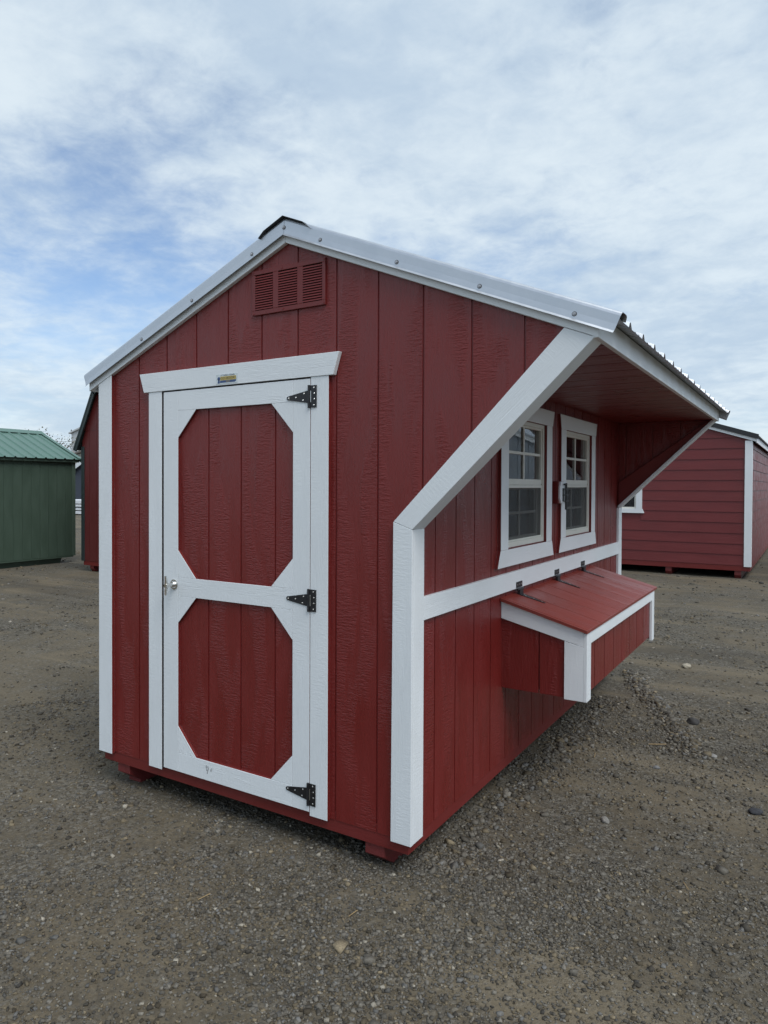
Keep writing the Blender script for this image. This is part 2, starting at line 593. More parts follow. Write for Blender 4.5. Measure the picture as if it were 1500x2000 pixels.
# undersides of the braces
dvx, dvz = BC[0] - BD[0], BC[1] - BD[1]
ln = math.hypot(dvx, dvz)
nxp, nzp = -dvz / ln * 0.72, dvx / ln * 0.72
for y0, y1 in ((0.0, 3.35), (LEN - 3.4, LEN - 0.1)):
    whiteboard('brace_soffit', [(BD[0] - 0.01, BD[1] + 0.01), (BC[0], BC[1]), (BC[0] + nxp, BC[1] + nzp), (BD[0] + nxp, BD[1] + nzp)], 'xz', y0, y1, (dvx, 0, dvz))
# red brace framing seen inside the far overhang
bm = bmesh.new()
k = 5.0
a0, b0 = (BD[0] + nxp, BD[1] + nzp + 0.1), (BC[0] + nxp - 0.2, BC[1] + nzp - 0.1)
prism(bm, [a0, b0, (b0[0] - dvz / ln * k + 3, b0[1] + 0.2), (a0[0], a0[1] + k * 1.45)], 'xz', LEN - 2.3, LEN - 0.80)
P('brace_frame', bm, red_smooth, grain=(dvx, 0, dvz), bevel=0.06)

# soffit of the overhang: boards run out from the wall
bm = bmesh.new()
box(bm, WS + 0.02, XE - 0.8, 0.65, LEN - 0.82, SOFF + 0.2, SOFF + 0.6)
sof = P('soffit', bm, red_smooth)
ed = [0.65] + [6.6 + 8 * k for k in range(0, 17) if 6.6 + 8 * k < LEN - 3] + [LEN - 0.82]
for a, b in zip(ed, ed[1:]):
    bm = bmesh.new()
    box(bm, WS + 0.02, XE - 0.8, a + GAP, b - GAP, SOFF, SOFF + 0.2)
    P('soffit_board', bm, red, sof, grain=(1, 0, 0))

# belt board
whiteboard('belt_board', [(3.36, 39.73), (LEN - 3.41, 39.73), (LEN - 3.41, 43.42), (3.36, 43.42)], 'yz', WS + 0.004, WS + 0.72, (0, 1, 0))

# ---------------------------------------------------------------- roof
bm = bmesh.new()
for x0, x1 in ((XW + 1.0, XA), (XA, XE - 0.9)):
    prism(bm, [(x0, roofz(x0) - 0.65), (x1, roofz(x1) - 0.65), (x1, roofz(x1) - 0.1), (x0, roofz(x0) - 0.1)], 'xz', 0.2, LEN - 0.9)
roof = P('roof', bm, insidem)
# rake boards (white) near and far
for y0, y1 in ((-0.86, -0.003), (LEN - 0.09, LEN + 0.7)):
    for x0, x1 in ((XW, XA - 0.02), (XA + 0.02, XE - 0.02)):
        bm = bmesh.new()
        prism(bm, [(x0, under(x0)), (x1, under(x1)), (x1, roofz(x1) - 0.06), (x0, roofz(x0) - 0.06)], 'xz', y0, y1)
        P('rake_board', bm, white, roof, (x1 - x0, 0, under(x1) - under(x0)), BV)
# eave boards
bm = bmesh.new()
box(bm, XE - 0.78, XE, -0.83, LEN + 0.66, under(XE) + 0.03, roofz(XE) - 0.10)
P('eave_board', bm, white, roof, (0, 1, 0), BV)
bm = bmesh.new()
box(bm, XW, XW + 0.78, 0.0, LEN - 0.1, under(XW) + 0.03, roofz(XW) - 0.10)
P('eave_board', bm, white, roof, (0, 1, 0), BV)


def ribbed(bm, x0, x1, zf, y0, y1, pitch, first, h, base, top, th=0.05, minor=True):
    """ribbed sheet: profile in y, straight along x between x0 and x1"""
    pts = [(y0, 0.0)]
    y = first
    while y < y1 - base:
        if y - base / 2 > y0:
            pts += [(y - base / 2, 0), (y - top / 2, h), (y + top / 2, h), (y + base / 2, 0)]
        if minor:
            for q in (0.36, 0.64):
                c = y + pitch * q
                if y0 + 0.5 < c < y1 - 0.6:
                    pts += [(c - 0.4, 0), (c - 0.2, 0.14), (c + 0.2, 0.14), (c + 0.4, 0)]
        y += pitch
    pts.append((y1, 0.0))
    rows = []
    for x in (x0, x1):
        for dz in (0, th):
            rows.append([bm.verts.new((x, yy, zf(x) + zz + dz)) for yy, zz in pts])
    n = len(pts)
    for i in range(n - 1):
        bm.faces.new((rows[1][i], rows[1][i + 1], rows[3][i + 1], rows[3][i]))
        bm.faces.new((rows[0][i], rows[2][i], rows[2][i + 1], rows[0][i + 1])).material_index = 1
        bm.faces.new((rows[0][i], rows[0][i + 1], rows[1][i + 1], rows[1][i]))
        bm.faces.new((rows[2][i], rows[3][i], rows[3][i + 1], rows[2][i + 1]))
    for e in (0, n - 1):
        bm.faces.new((rows[0][e], rows[1][e], rows[3][e], rows[2][e]))


for x0, x1 in ((XA, XE + 2.3), (XA, XW - 1.6)):
    bm = bmesh.new()
    ribbed(bm, x0, x1, roofz, -0.9, LEN + 0.9, 9.0, 7.2, 0.82, 2.0, 0.62)
    P('roof_sheet', bm, [galv, galv_dark], roof)

# metal rake trim: bent profile swept up each slope
RP = [(-1.55, -2.25), (-1.27, -1.93), (-1.16, -1.0), (-1.14, 0.25), (-1.08, 0.52), (-0.92, 0.74), (-0.62, 0.84), (1.2, 0.86), (1.75, 0.72), (2.05, 0.35), (2.25, -0.02)]


def rake_trim(xa, xb, mirror):
    bm = bmesh.new()
    rows = []
    for x, end in ((xa, 0), (xb, 1)):
        for th in (0.0, 0.05):
            row = []
            for yy, dz in RP:
                y = yy - th if dz < 0.3 else yy
                z = dz + (th if dz >= 0.3 else 0)
                y = LEN - 0.1 - y if mirror else y
                xx = x
                if end:
                    xx = x + (1 if xb > xa else -1) * (dz * SL / (1 + SL * SL))
                row.append(bm.verts.new((xx, y, roofz(xx) + z)))
            rows.append(row)
    n = len(RP)
    for i in range(n - 1):
        bm.faces.new((rows[1][i], rows[1][i + 1], rows[3][i + 1], rows[3][i]))
        bm.faces.new((rows[0][i], rows[2][i], rows[2][i + 1], rows[0][i + 1])).material_index = 1
        bm.faces.new((rows[0][i], rows[0][i + 1], rows[1][i + 1], rows[1][i]))
        bm.faces.new((rows[2][i], rows[3][i], rows[3][i + 1], rows[2][i + 1]))
    for e in (0, n - 1):
        bm.faces.new((rows[0][e], rows[1][e], rows[3][e], rows[2][e]))
    return P('rake_trim', bm, [galv, galv_dark], roof)


for mir in (False, True):
    rake_trim(XA + 0.03, XE + 2.75, mir)
    rake_trim(XA - 0.03, XW - 1.2, mir)
# screws in the rake trim
for x in (-13.74, 0.12, 14.84, 22.0, 29.6, 44.1, 57.8, 71.4):
    bm = bmesh.new()
    zz = roofz(x) - 1.25 + (0.35 if abs(x - XA) < 1 else 0)
    cyl(bm, (x, -1.20, zz), (0, -1, 0), 0.34, 0.09, 12, 1)
    cyl(bm, (x, -1.28, zz), (0, -1, 0), 0.26, 0.07, 12, 0)
    cyl(bm, (x, -1.34, zz), (0, -1, 0), 0.17, 0.16, 6, 0)
    P('screw', bm, [galv_dark, washer], roof)
# ridge cap
bm = bmesh.new()
rc = [(-5.4, 0.30), (-4.2, 0.86), (0, 0.92), (4.2, 0.86), (5.6, 0.15)]
rows = []
for y in (-1.7, LEN + 1.6):
    for th in (0, 0.07):
        rows.append([bm.verts.new((XA + dx, y, roofz(XA + dx) + dz + th)) for dx, dz in rc])
for i in range(4):
    bm.faces.new((rows[1][i], rows[1][i + 1], rows[3][i + 1], rows[3][i]))
    bm.faces.new((rows[0][i], rows[2][i], rows[2][i + 1], rows[0][i + 1])).material_index = 1
    bm.faces.new((rows[0][i], rows[0][i + 1], rows[1][i + 1], rows[1][i]))
    bm.faces.new((rows[2][i], rows[3][i], rows[3][i + 1], rows[2][i + 1]))
for e in (0, 4):
    bm.faces.new((rows[0][e], rows[1][e], rows[3][e], rows[2][e]))
P('ridge_cap', bm, [capm, capm], roof)

# ---------------------------------------------------------------- gable vent with louvres
VX0, VX1, VZ0, VZ1 = 14.2, 30.05, 90.95, 98.75
bm = bmesh.new()
cols = [(14.9, 18.9), (20.1, 24.2), (25.4, 29.4)]
xs = [VX0] + [c for ab in cols for c in ab] + [VX1]
zlo, zhi = 91.75, 98.0
box(bm, VX0, VX1, -0.42, 0.0, VZ0, zlo)
box(bm, VX0, VX1, -0.42, 0.0, zhi, VZ1)
for a, b in ((VX0, 14.9), (18.9, 20.1), (24.2, 25.4), (29.4, VX1)):
    box(bm, a, b, -0.418, -0.002, zlo + 0.002, zhi - 0.002)
vent = P('gable_vent', bm, red_smooth, bevel=0.04)
bm = bmesh.new()
box(bm, 14.9, 29.4, -0.06, -0.01, zlo, zhi)
P('vent_slit_shade', bm, darkgap, vent)  # dark sheet that paints the shade between the louvres
nl = 14
for (a, b) in cols:
    for i in range(nl):
        z = zlo + 0.12 + (zhi - zlo - 0.2) * i / nl
        bm = bmesh.new()
        dz = (zhi - zlo) / nl
        prism(bm, [(-0.47, z + dz * 0.02), (-0.44, z - 0.02), (-0.30, z + dz * 0.60), (-0.34, z + dz * 0.66)], 'yz', a + 0.03, b - 0.03)
        P('louver', bm, red_smooth, vent, (1, 0, 0))
for x, z in ((20.9, 98.38), (21.1, 91.35), (14.5, 91.2), (29.75, 91.25), (29.75, 98.45), (14.5, 98.45)):
    bm = bmesh.new()
    cyl(bm, (x, -0.42, z), (0, -1, 0), 0.17, 0.08, 8)
    P('screw', bm, red_smooth, vent)

# ---------------------------------------------------------------- door
DL, DR, DB, DT = -7.95, 27.33, 6.0, 78.87
bm = bmesh.new()
box(bm, DL + 0.3, DR - 0.25, -0.02, 0.9, DB + 0.2, DT - 0.2)
door = P('door', bm, red_smooth)
for a, b in ((-4.4, 3.53), (3.53, 11.52), (11.52, 19.46), (19.46, 24.1)):
    bm = bmesh.new()
    box(bm, a + GAP, b - GAP, -0.20, -0.02, DB + 0.4, DT - 0.4)
    P('panel_board', bm, red, door)
OY0, OY1 = -0.80, -0.21
SLx, SRx = -3.98, 23.72


def dboard(name, poly, grain):
    bm = bmesh.new()
    prism(bm, poly, 'xz', OY0, OY1)
    return red_edges(P(name, bm, white, door, grain, 0.045), 1)


dboard('stile', [(DL, DB), (SLx, DB), (SLx, DT), (DL, DT)], (0, 0, 1))
dboard('stile', [(SRx, DB), (DR, DB), (DR, DT), (SRx, DT)], (0, 0, 1))
for z0, z1 in ((75.18, DT), (39.77, 43.38), (DB, 9.65)):
    dboard('rail', [(SLx + 0.012, z0), (SRx - 0.012, z0), (SRx - 0.012, z1), (SLx + 0.012, z1)], (1, 0, 0))
g = 4.75
for x, z, sx, sz in ((SLx, 75.18, 1, -1), (SRx, 75.18, -1, -1), (SLx, 43.38, 1, 1), (SRx, 43.38, -1, 1), (SLx, 39.77, 1, -1), (SRx, 39.77, -1, -1), (SLx, 9.65, 1, 1), (SRx, 9.65, -1, 1)):
    x += 0.012 * sx
    z += 0.012 * sz
    dboard('gusset', [(x, z), (x + sx * g, z), (x, z + sz * (g + 0.4))], (sx, 0, -sz))
# hinges: tapered strap on the door, rectangular leaf on the casing
for hz in (75.85, 41.75, 9.05):
    bm = bmesh.new()
    y0, y1 = -0.93, -0.806
    prism(bm, [(22.45, hz - 0.12), (22.65, hz - 0.34), (27.0, hz - 1.05), (27.0, hz + 1.05), (22.65, hz + 0.28), (22.45, hz + 0.10)], 'xz', y0, y1)
    prism(bm, [(27.42, hz - 1.85), (28.7, hz - 1.85), (28.7, hz + 1.85), (27.42, hz + 1.85)], 'xz', y0, y1)
    cyl(bm, (27.2, -0.98, hz - 1.9), (0, 0, 1), 0.22, 1.0, 10)
    cyl(bm, (27.2, -0.98, hz - 0.86), (0, 0, 1), 0.22, 1.72, 10)
    cyl(bm, (27.2, -0.98, hz + 0.9), (0, 0, 1), 0.22, 1.0, 10)
    box(bm, 27.48, 27.62, -0.96, -0.90, hz - 0.95, hz + 0.95, 1)
    for sx_, sz_ in ((22.85, -0.05), (24.4, 0.0), (26.1, 0.55), (25.9, -0.55), (28.15, 1.45), (28.25, 0.5), (28.25, -0.45), (28.15, -1.45)):
        cyl(bm, (sx_, -0.92, hz + sz_), (0, -1, 0), 0.15, 0.06, 10, 1, 0.10)
    P('hinge', bm, [blackiron, screwm], door)
# T handle lock
bm = bmesh.new()
cyl(bm, (-5.0, -0.80, 41.9), (0, -1, 0), 0.98, 0.14, 24)
cyl(bm, (-5.0, -0.94, 41.9), (0, -1, 0), 0.74, 0.5, 20, 0, 0.52)
cyl(bm, (-5.0, -1.4, 41.9), (0, -1, 0), 0.36, 1.3, 14)
for s in (-1, 1):
    cyl(bm, (-5.0, -2.75, 41.9), (0.0, -0.12, s), 0.34, 1.85, 10, 0, 0.20)
cyl(bm, (-5.0, -2.55, 41.9), (0, -1, 0), 0.42, 0.5, 14)
P('handle', bm, chrome, door, smooth=False, bevel=0.0)
# scuff on the bottom rail
bm = bmesh.new()
for k in range(12):
    x = 4.0 + random.uniform(-0.7, 0.9)
    z = 7.9 + random.uniform(-0.7, 0.7)
    box(bm, x, x + random.uniform(0.05, 0.16), OY0 - 0.012, OY0 - 0.002, z, z + random.uniform(0.1, 0.6))
P('scuff_mark', bm, grime, door)
# casing
whiteboard('door_casing', [(-12.2, 5.37), (-8.5, 5.37), (-8.5, 79.13), (-12.2, 79.13)], 'xz', -0.77, -0.002, red=1)
whiteboard('door_casing', [(27.42, 5.37), (31.06, 5.37), (31.06, 79.13), (27.42, 79.13)], 'xz', -0.77, -0.002, red=1)
whiteboard('door_header', [(-13.45, 79.15), (32.05, 79.15), (33.2, 82.85), (-14.7, 82.85)], 'xz', -0.92, -0.002, (1, 0, 0))
# near-black strip standing in for the shade in the gap round the door
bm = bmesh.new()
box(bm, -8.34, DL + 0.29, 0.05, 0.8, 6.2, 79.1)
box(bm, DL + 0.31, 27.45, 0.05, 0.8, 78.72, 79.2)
P('door_gap_shade', bm, darkgap)
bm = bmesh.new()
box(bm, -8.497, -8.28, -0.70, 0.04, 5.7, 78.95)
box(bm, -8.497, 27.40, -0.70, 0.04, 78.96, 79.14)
P('casing_gap_shade', bm, darkgap)  # black strips added as painted shade along the casing edge and head gap


# name plate on the header
def text_mesh(name, body, size, loc, mat, parent, extrude=0.006, shear=0.0, sx=1.0):
    cu = bpy.data.curves.new(name, 'FONT')
    cu.body = body
    cu.size = size
    cu.align_x = 'CENTER'
    cu.align_y = 'CENTER'
    cu.extrude = extrude
    cu.shear = shear
    tmp = bpy.data.objects.new(name + '_tmp', cu)
    COL.objects.link(tmp)
    dg = bpy.context.evaluated_depsgraph_get()
    me = bpy.data.meshes.new_from_object(tmp.evaluated_get(dg))
    bpy.data.objects.remove(tmp)
    bpy.data.curves.remove(cu)
    o0 = Vector(O)
    for v in me.vertices:
        x, y, z = v.co
        v.co = (Vector((loc[0] + x * sx, loc[1] - z, loc[2] + y)) - o0) * I
    me.materials.clear()
    me.materials.append(mat)
    o = bpy.data.objects.new(name, me)
    COL.objects.link(o)
    o.parent = parent
    return o


pl_white = plain('plate_white', (0.60, 0.66, 0.68), 0.3)
pl_gold = plain('plate_gold', (0.47, 0.36, 0.10), 0.35)
pl_blue = plain('plate_blue', (0.035, 0.075, 0.19), 0.35)
pl_dark = plain('plate_dark', (0.03, 0.035, 0.05), 0.5)
bm = bmesh.new()
box(bm, 6.1, 11.3, -0.97, -0.925, 79.4, 81.15)
plate = P('name_plate', bm, pl_white, bevel=0.01)
bm = bmesh.new()
box(bm, 7.1, 10.95, -0.985, -0.972, 80.02, 80.72)
P('gold_panel', bm, pl_gold, plate)
bm = bmesh.new()
prism(bm, [(7.05, 79.58), (10.7, 79.58), (10.95, 79.75), (10.95, 80.0), (7.05, 80.0)], 'xz', -0.985, -0.972)
P('blue_panel', bm, pl_blue, plate)
bm = bmesh.new()
cyl(bm, (6.75, -0.972, 80.35), (0, -1, 0), 0.34, 0.014, 14)
prism(bm, [(6.45, 79.5), (6.98, 79.5), (6.98, 80.2), (6.6, 80.2)], 'xz', -0.986, -0.972)
P('emblem', bm, pl_blue, plate)
for x in (6.28, 11.08):
    bm = bmesh.new()
    cyl(bm, (x, -0.97, 80.25), (0, -1, 0), 0.11, 0.05, 10)
    P('screw', bm, screwm, plate)
text_mesh('lettering', 'OLD HICKORY', 0.56, (9.02, -0.992, 80.37), pl_dark, plate, sx=1.0)
text_mesh('lettering', 'SHEDS', 0.34, (9.02, -0.992, 79.79), pl_gold, plate)
text_mesh('lettering', 'A Tradition of Quality', 0.38, (8.9, -0.980, 80.93), pl_dark, plate, shear=0.3)


# ---------------------------------------------------------------- windows
def window(ya, yb, za, zb, hl, hr):
    F = WS + 0.06
    bm = bmesh.new()
    fw = 0.85
    for u0, u1, v0, v1 in ((ya, ya + fw, za, zb), (yb - fw, yb, za, zb), (ya + fw, yb - fw, za, za + fw + 0.25), (ya + fw, yb - fw, zb - fw, zb)):
        box(bm, WS - 2.2, F, u0, u1, v0, v1)
    w = P('window', bm, vinyl, bevel=0.06)
    iy0, iy1, iz0, iz1 = ya + fw, yb - fw, za + fw + 0.25, zb - fw
    mz = za + 13.2
    my = (iy0 + iy1) / 2

    def bars(name, rects, x0, x1, mat=vinyl, bev=0.04):
        bm = bmesh.new()
        for u0, u1, v0, v1 in rects:
            box(bm, x0, x1, u0, u1, v0, v1)
        return P(name, bm, mat, w, bevel=bev)
    # upper sash
    s = 0.5
    bars('sash', [(iy0 + .01, iy0 + s, mz, iz1), (iy1 - s, iy1 - .01, mz, iz1), (iy0 + s, iy1 - s, iz1 - s, iz1 - .01), (iy0 + s, iy1 - s, mz - 0.3, mz + 0.95)], WS - 1.1, WS - 0.25)
    uz = (mz + 0.95 + iz1 - s) / 2
    bars('muntin', [(iy0 + s, iy1 - s, uz - 0.3, uz + 0.3)], WS - 0.72, WS - 0.44)
    bars('muntin', [(my - 0.3, my + 0.3, mz + 0.95, iz1 - s)], WS - 0.73, WS - 0.43)
    bars('pane', [(iy0 + s - .1, iy1 - s + .1, mz + 0.9, iz1 - s + .1)], WS - 0.88, WS - 0.76, glass, 0)
    # lower sash set further in, screen in front
    bars('sash', [(iy0 + .01, iy0 + 0.75, iz0, mz - 0.3), (iy1 - 0.75, iy1 - .01, iz0, mz - 0.3), (iy0 + 0.75, iy1 - 0.75, iz0, iz0 + 0.75), (iy0 + 0.75, iy1 - 0.75, mz - 1.3, mz - 0.32)], WS - 2.0, WS - 1.2)
    lz = (iz0 + 0.75 + mz - 1.3) / 2
    bars('muntin', [(iy0 + 0.75, iy1 - 0.75, lz - 0.3, lz + 0.3)], WS - 1.66, WS - 1.40)
    bars('muntin', [(my - 0.3, my + 0.3, iz0 + 0.75, mz - 1.3)], WS - 1.67, WS - 1.39)
    bars('pane', [(iy0 + 0.7, iy1 - 0.7, iz0 + 0.7, mz - 1.2)], WS - 1.82, WS - 1.70, glass, 0)
    bars('screen_frame', [(iy0 + .01, iy0 + 0.38, iz0, mz - .32), (iy1 - 0.38, iy1 - .01, iz0, mz - .32), (iy0 + 0.38, iy1 - 0.38, iz0 + .01, iz0 + 0.38), (iy0 + 0.38, iy1 - 0.38, mz - 0.95, mz - .33)], WS - 0.5, WS - 0.2)
    bars('screen', [(iy0 + 0.34, iy1 - 0.34, iz0 + 0.34, mz - 0.9)], WS - 0.36, WS - 0.35, screen, 0)
    # casing boards
    A = (WS + 0.004, WS + 0.74)
    gr = (0, 1, 0)
    a, b = ya - 4.0, yb + 3.8
    for poly, nm, g_, x1 in (([(a, za - 0.15), (ya, za - 0.15), (ya, zb), (a, zb)], 'casing', (0, 0, 1), A[1]),
                             ([(yb, za - 0.15), (b, za - 0.15), (b, zb), (yb, zb)], 'casing', (0, 0, 1), A[1]),
                             ([(a - 0.2, zb + 0.01), (b + 0.2, zb + 0.01), (b + hr, zb + 3.55), (a - hl, zb + 3.55)], 'head_casing', gr, A[1] + 0.05),
                             ([(a - hl - .5, za - 3.6), (b + hr, za - 3.6), (b + 0.1, za - 0.16), (a - 0.2, za - 0.16)], 'sill_casing', gr, A[1] + 0.05)):
        bm = bmesh.new()
        prism(bm, poly, 'yz', A[0], x1)
        red_edges(P(nm, bm, white, w, g_, 0.05), 0)
    # dark red reveal between casing and frame
    return w


window(*W1, 1.2, 1.4)
window(*W2, 1.1, 1.2)

# bolt block between the two windows
bm = bmesh.new()
box(bm, WS + 0.004, WS + 1.4, 70.65, 75.15, 56.9, 62.2)
blk = P('bolt_block', bm, red_smooth, bevel=0.05)
bm = bmesh.new()
prism(bm, [(71.6, 56.95), (75.6, 56.95), (75.6, 62.15), (71.6, 62.15), (70.75, 60.9), (70.75, 58.1)], 'yz', WS + 1.41, WS + 1.85)
P('bolt_plate', bm, white, blk, bevel=0.04)
bm = bmesh.new()
x = WS + 1.95
box(bm, WS + 1.86, x, 72.5, 73.5, 57.5, 60.6)
cyl(bm, (x + 0.25, 74.3, 55.4), (0, 0, 1), 0.26, 6.4, 10)
cyl(bm, (x + 0.25, 74.3, 61.5), (0, -1, 0), 0.2, 1.6, 8)
for z in (57.4, 58.9, 60.3):
    box(bm, x, x + 0.5, 72.6, 75.8, z, z + 0.14)
P('slide_bolt', bm, blackiron, blk)

# ---------------------------------------------------------------- nest box
NY0, NY1, NX, NZ = 38.1, 104.6, 63.05, 20.4


def lidz(x):
    return 38.75 - (x - WS) * (38.75 - 34.05) / (63.3 - WS)


bm = bmesh.new()
poly = [(WS + .01, NZ + 0.8), (NX - 1.3, NZ + 0.8), (NX - 1.3, lidz(NX - 1.3) - 0.9), (WS + .01, lidz(WS) - 0.9)]
prism(bm, poly, 'xz', NY0 + 1.0, NY1 - 1.0)
nest = P('nest_box', bm, red_smooth)
# end cheeks of grooved board
for y0, y1, s in ((NY0 + 0.55, NY0 + 1.0, -1), (NY1 - 1.0, NY1 - 0.55, 1)):
    for a, b in ((WS + 0.01, 53.7), (53.7, NX - 0.76)):
        bm = bmesh.new()
        prism(bm, [(a + (GAP if a > 47 else 0), NZ + 0.2), (b - (GAP if b < 54 else 0), NZ + 0.2), (b - (GAP if b < 54 else 0), lidz(b) - 0.8), (a, lidz(a) - 0.8)], 'xz', y0, y1)
        P('cheek_board', bm, red, nest)
# front siding boards
fe = [NY0 + 0.6] + [46.2 + 7.9 * k for k in range(8) if 46.2 + 7.9 * k < NY1 - 3] + [NY1 - 0.6]
for a, b in zip(fe, fe[1:]):
    bm = bmesh.new()
    box(bm, NX - 1.28, NX - 0.66, a + GAP, b - GAP, NZ + 1.0, 33.2)
    P('siding_board', bm, red, nest)
# white framing
wb = lambda nm, poly, plane, d0, d1, gr_: whiteboard(nm, poly, plane, d0, d1, gr_, nest)
for y0, y1 in ((NY0, NY0 + 0.54), (NY1 - 0.54, NY1)):
    wb('rail', [(WS + 0.02, 34.6), (NX - 0.66, 30.75), (NX - 0.66, lidz(NX - 0.66) - 0.72), (WS + 0.02, lidz(WS) - 0.72)], 'xz', y0, y1, (1, 0, -0.2))
    wb('corner_board', [(58.75, NZ), (NX - 0.66, NZ), (NX - 0.66, 30.72), (58.75, 31.5)], 'xz', y0, y1, (0, 0, 1))
wb('rail', [(NY0 + 2.86, 31.1), (NY1 - 2.86, 31.1), (NY1 - 2.86, 33.28), (NY0 + 2.86, 33.28)], 'yz', NX - 0.65, NX, (0, 1, 0))
for y0, y1 in ((NY0 - 0.02, NY0 + 2.85), (NY1 - 2.85, NY1 + 0.02)):
    wb('corner_board', [(y0, NZ), (y1, NZ), (y1, 33.28), (y0, 33.28)], 'yz', NX - 0.65, NX + 0.01, (0, 0, 1))
# lid of grooved boards
LY0, LY1 = 37.4, 107.0
bm = bmesh.new()
prism(bm, [(WS + 0.1, lidz(WS + .1) - 0.62), (63.25, lidz(63.25) - 0.62), (63.25, lidz(63.25) - 0.2), (WS + 0.1, lidz(WS + .1) - 0.2)], 'xz', LY0, LY1)
lid = P('lid', bm, red_lid, nest, (1, 0, -0.27), 0.03)
le = [LY0 - 0.03, 38.3, 47.6, 55.3, 63.4, 71.5, 76.3, 79.6, 87.2, 95.2, 98.0, LY1 + 0.03]
le = [LY0 - 0.03, 38.2] + [47.6 + 8 * k for k in range(8) if 47.6 + 8 * k < LY1 - 2] + [LY1 + 0.03]
NB = nest
for a, b in zip(le, le[1:]):
    bm = bmesh.new()
    a2, b2 = a + (0.12 if a > LY0 else 0), b - (0.12 if b < LY1 else 0)
    prism(bm, [(WS + 0.06, lidz(WS + .06) - 0.2), (63.3, lidz(63.3) - 0.2), (63.3, lidz(63.3)), (WS + 0.06, lidz(WS + .06))], 'xz', a2, b2)
    P('lid_board', bm, red_lid, nest, (1, 0, -0.27), 0.03)
# strap hinges: leaf on the belt board, tapered strap along the lid
for y in (46.3, 72.1, 94.8):
    bm = bmesh.new()
    X0 = WS + 0.722
    box(bm, X0, X0 + 0.10, y - 1.75, y + 1.75, 39.9, 41.1)
    cyl(bm, (X0 + 0.3, y - 1.75, 39.6), (0, 1, 0), 0.22, 3.5, 10)
    for dy in (-1.1, 0, 1.1):
        cyl(bm, (X0 + 0.10, y + dy, 40.55), (1, 0, 0), 0.17, 0.05, 8, 1)
    xa_, xb_ = X0 + 0.4, X0 + 5.6
    vs = []
    for xx, hw in ((xa_, 1.0), (xb_, 0.26)):
        for dz in (0.02, 0.13):
            for s in (-1, 1):
                vs.append(bm.verts.new((xx, y + s * hw, lidz(xx) + dz)))
    for q in ((0, 1, 3, 2), (4, 6, 7, 5), (0, 4, 5, 1), (2, 3, 7, 6), (0, 2, 6, 4), (1, 5, 7, 3)):
        bm.faces.new([vs[i] for i in q])
    box(bm, X0 + 0.02, xa_ + 0.2, y - 1.0, y + 1.0, lidz(xa_) + 0.03, 39.6)
    for fx, dy in ((1.0, 0.5), (1.6, -0.4), (3.2, 0.0), (4.9, 0)):
        cyl(bm, (X0 + fx, y + dy, lidz(X0 + fx) + 0.12), (0.26, 0, 1), 0.16, 0.08, 8, 1)
    P('strap_hinge', bm, [blackiron, screwm], nest)


# ================================================================== OTHER SHEDS
def place(origin, parent):
    return lambda name, bm, mats, par=None, grain=(0, 0, 1), bevel=0.0: obj(name, bm, mats, par or parent, origin, grain, bevel)


# ---- red lap-sided shed with black roof (behind, to the right)
RO = (-8, 530, 0)
rs = thing('lap_sided_shed', 'dark red shed of horizontal lap siding with white corner board and black roof', 'shed', RO)
Q = place(RO, rs)
RX0, RX1, RY0, RY1 = -79.6, 63.6, 444.0, 800.0
RXA = -8.0
RE = 91.8                                   # wall top under the rake board at the corner


def rund(x):
    return RE + (RX1 - abs(x - RXA) - RXA) * 0.333


bm = bmesh.new()
prism(bm, [(RX0 + .5, 5.2), (RX1 - .7, 5.2), (RX1 - .7, rund(RX1) + 1), (RXA, rund(RXA) + 1), (RX0 + .5, rund(RX0) + 1)], 'xz', RY0 + 0.7, RY0 + 1.4)
gw = Q('front_wall', bm, red_lap)
RW = (-33.6, -9.8, 45.0, 72.0)
zb = [7.9 + 7.22 * k for k in range(0, 17)]
for i, z in enumerate(zb):
    z1 = z + 7.5
    bm = bmesh.new()
    top = min(z1, rund(RXA) + 0.9)
    if top < z + 0.5:
        bm.free()
        continue
    xs_cut = RX1 - 0.72 if top <= RE + 0.5 else RX1 - 0.72 - (top - RE - 0.5) / 0.333
    xb_cut = RX1 - 0.72 if z <= RE + 0.5 else RX1 - 0.72 - (z - RE - 0.5) / 0.333
    spans = [(2 * RXA - xb_cut, xb_cut, 2 * RXA - xs_cut, xs_cut)]
    if z < RW[3] + 3 and z1 > RW[2] - 3:
        spans = [(2 * RXA - xb_cut, RW[0] - 3, 2 * RXA - xs_cut, RW[0] - 3), (RW[1] + 3, xb_cut, RW[1] + 3, xs_cut)]
    for a, b, c_, d_ in spans:
        vs = [bm.verts.new(p) for p in ((a, RY0, z), (b, RY0, z), (d_, RY0 + 0.45, top), (c_, RY0 + 0.45, top), (a, RY0 + 0.7, z), (b, RY0 + 0.7, z), (d_, RY0 + 0.7, top), (c_, RY0 + 0.7, top))]
        for q in ((0, 1, 2, 3), (7, 6, 5, 4), (0, 4, 5, 1), (1, 5, 6, 2), (2, 6, 7, 3), (3, 7, 4, 0)):
            bm.faces.new([vs[k] for k in q])
    Q('lap_board', bm, red_lap, gw, (1, 0, 0))
bm = bmesh.new()
box(bm, RX1 - 1.4, RX1 - 0.72, RY0 + 1.4, RY1, 5.2, RE + 0.5)
sw = Q('side_wall', bm, red_lap)
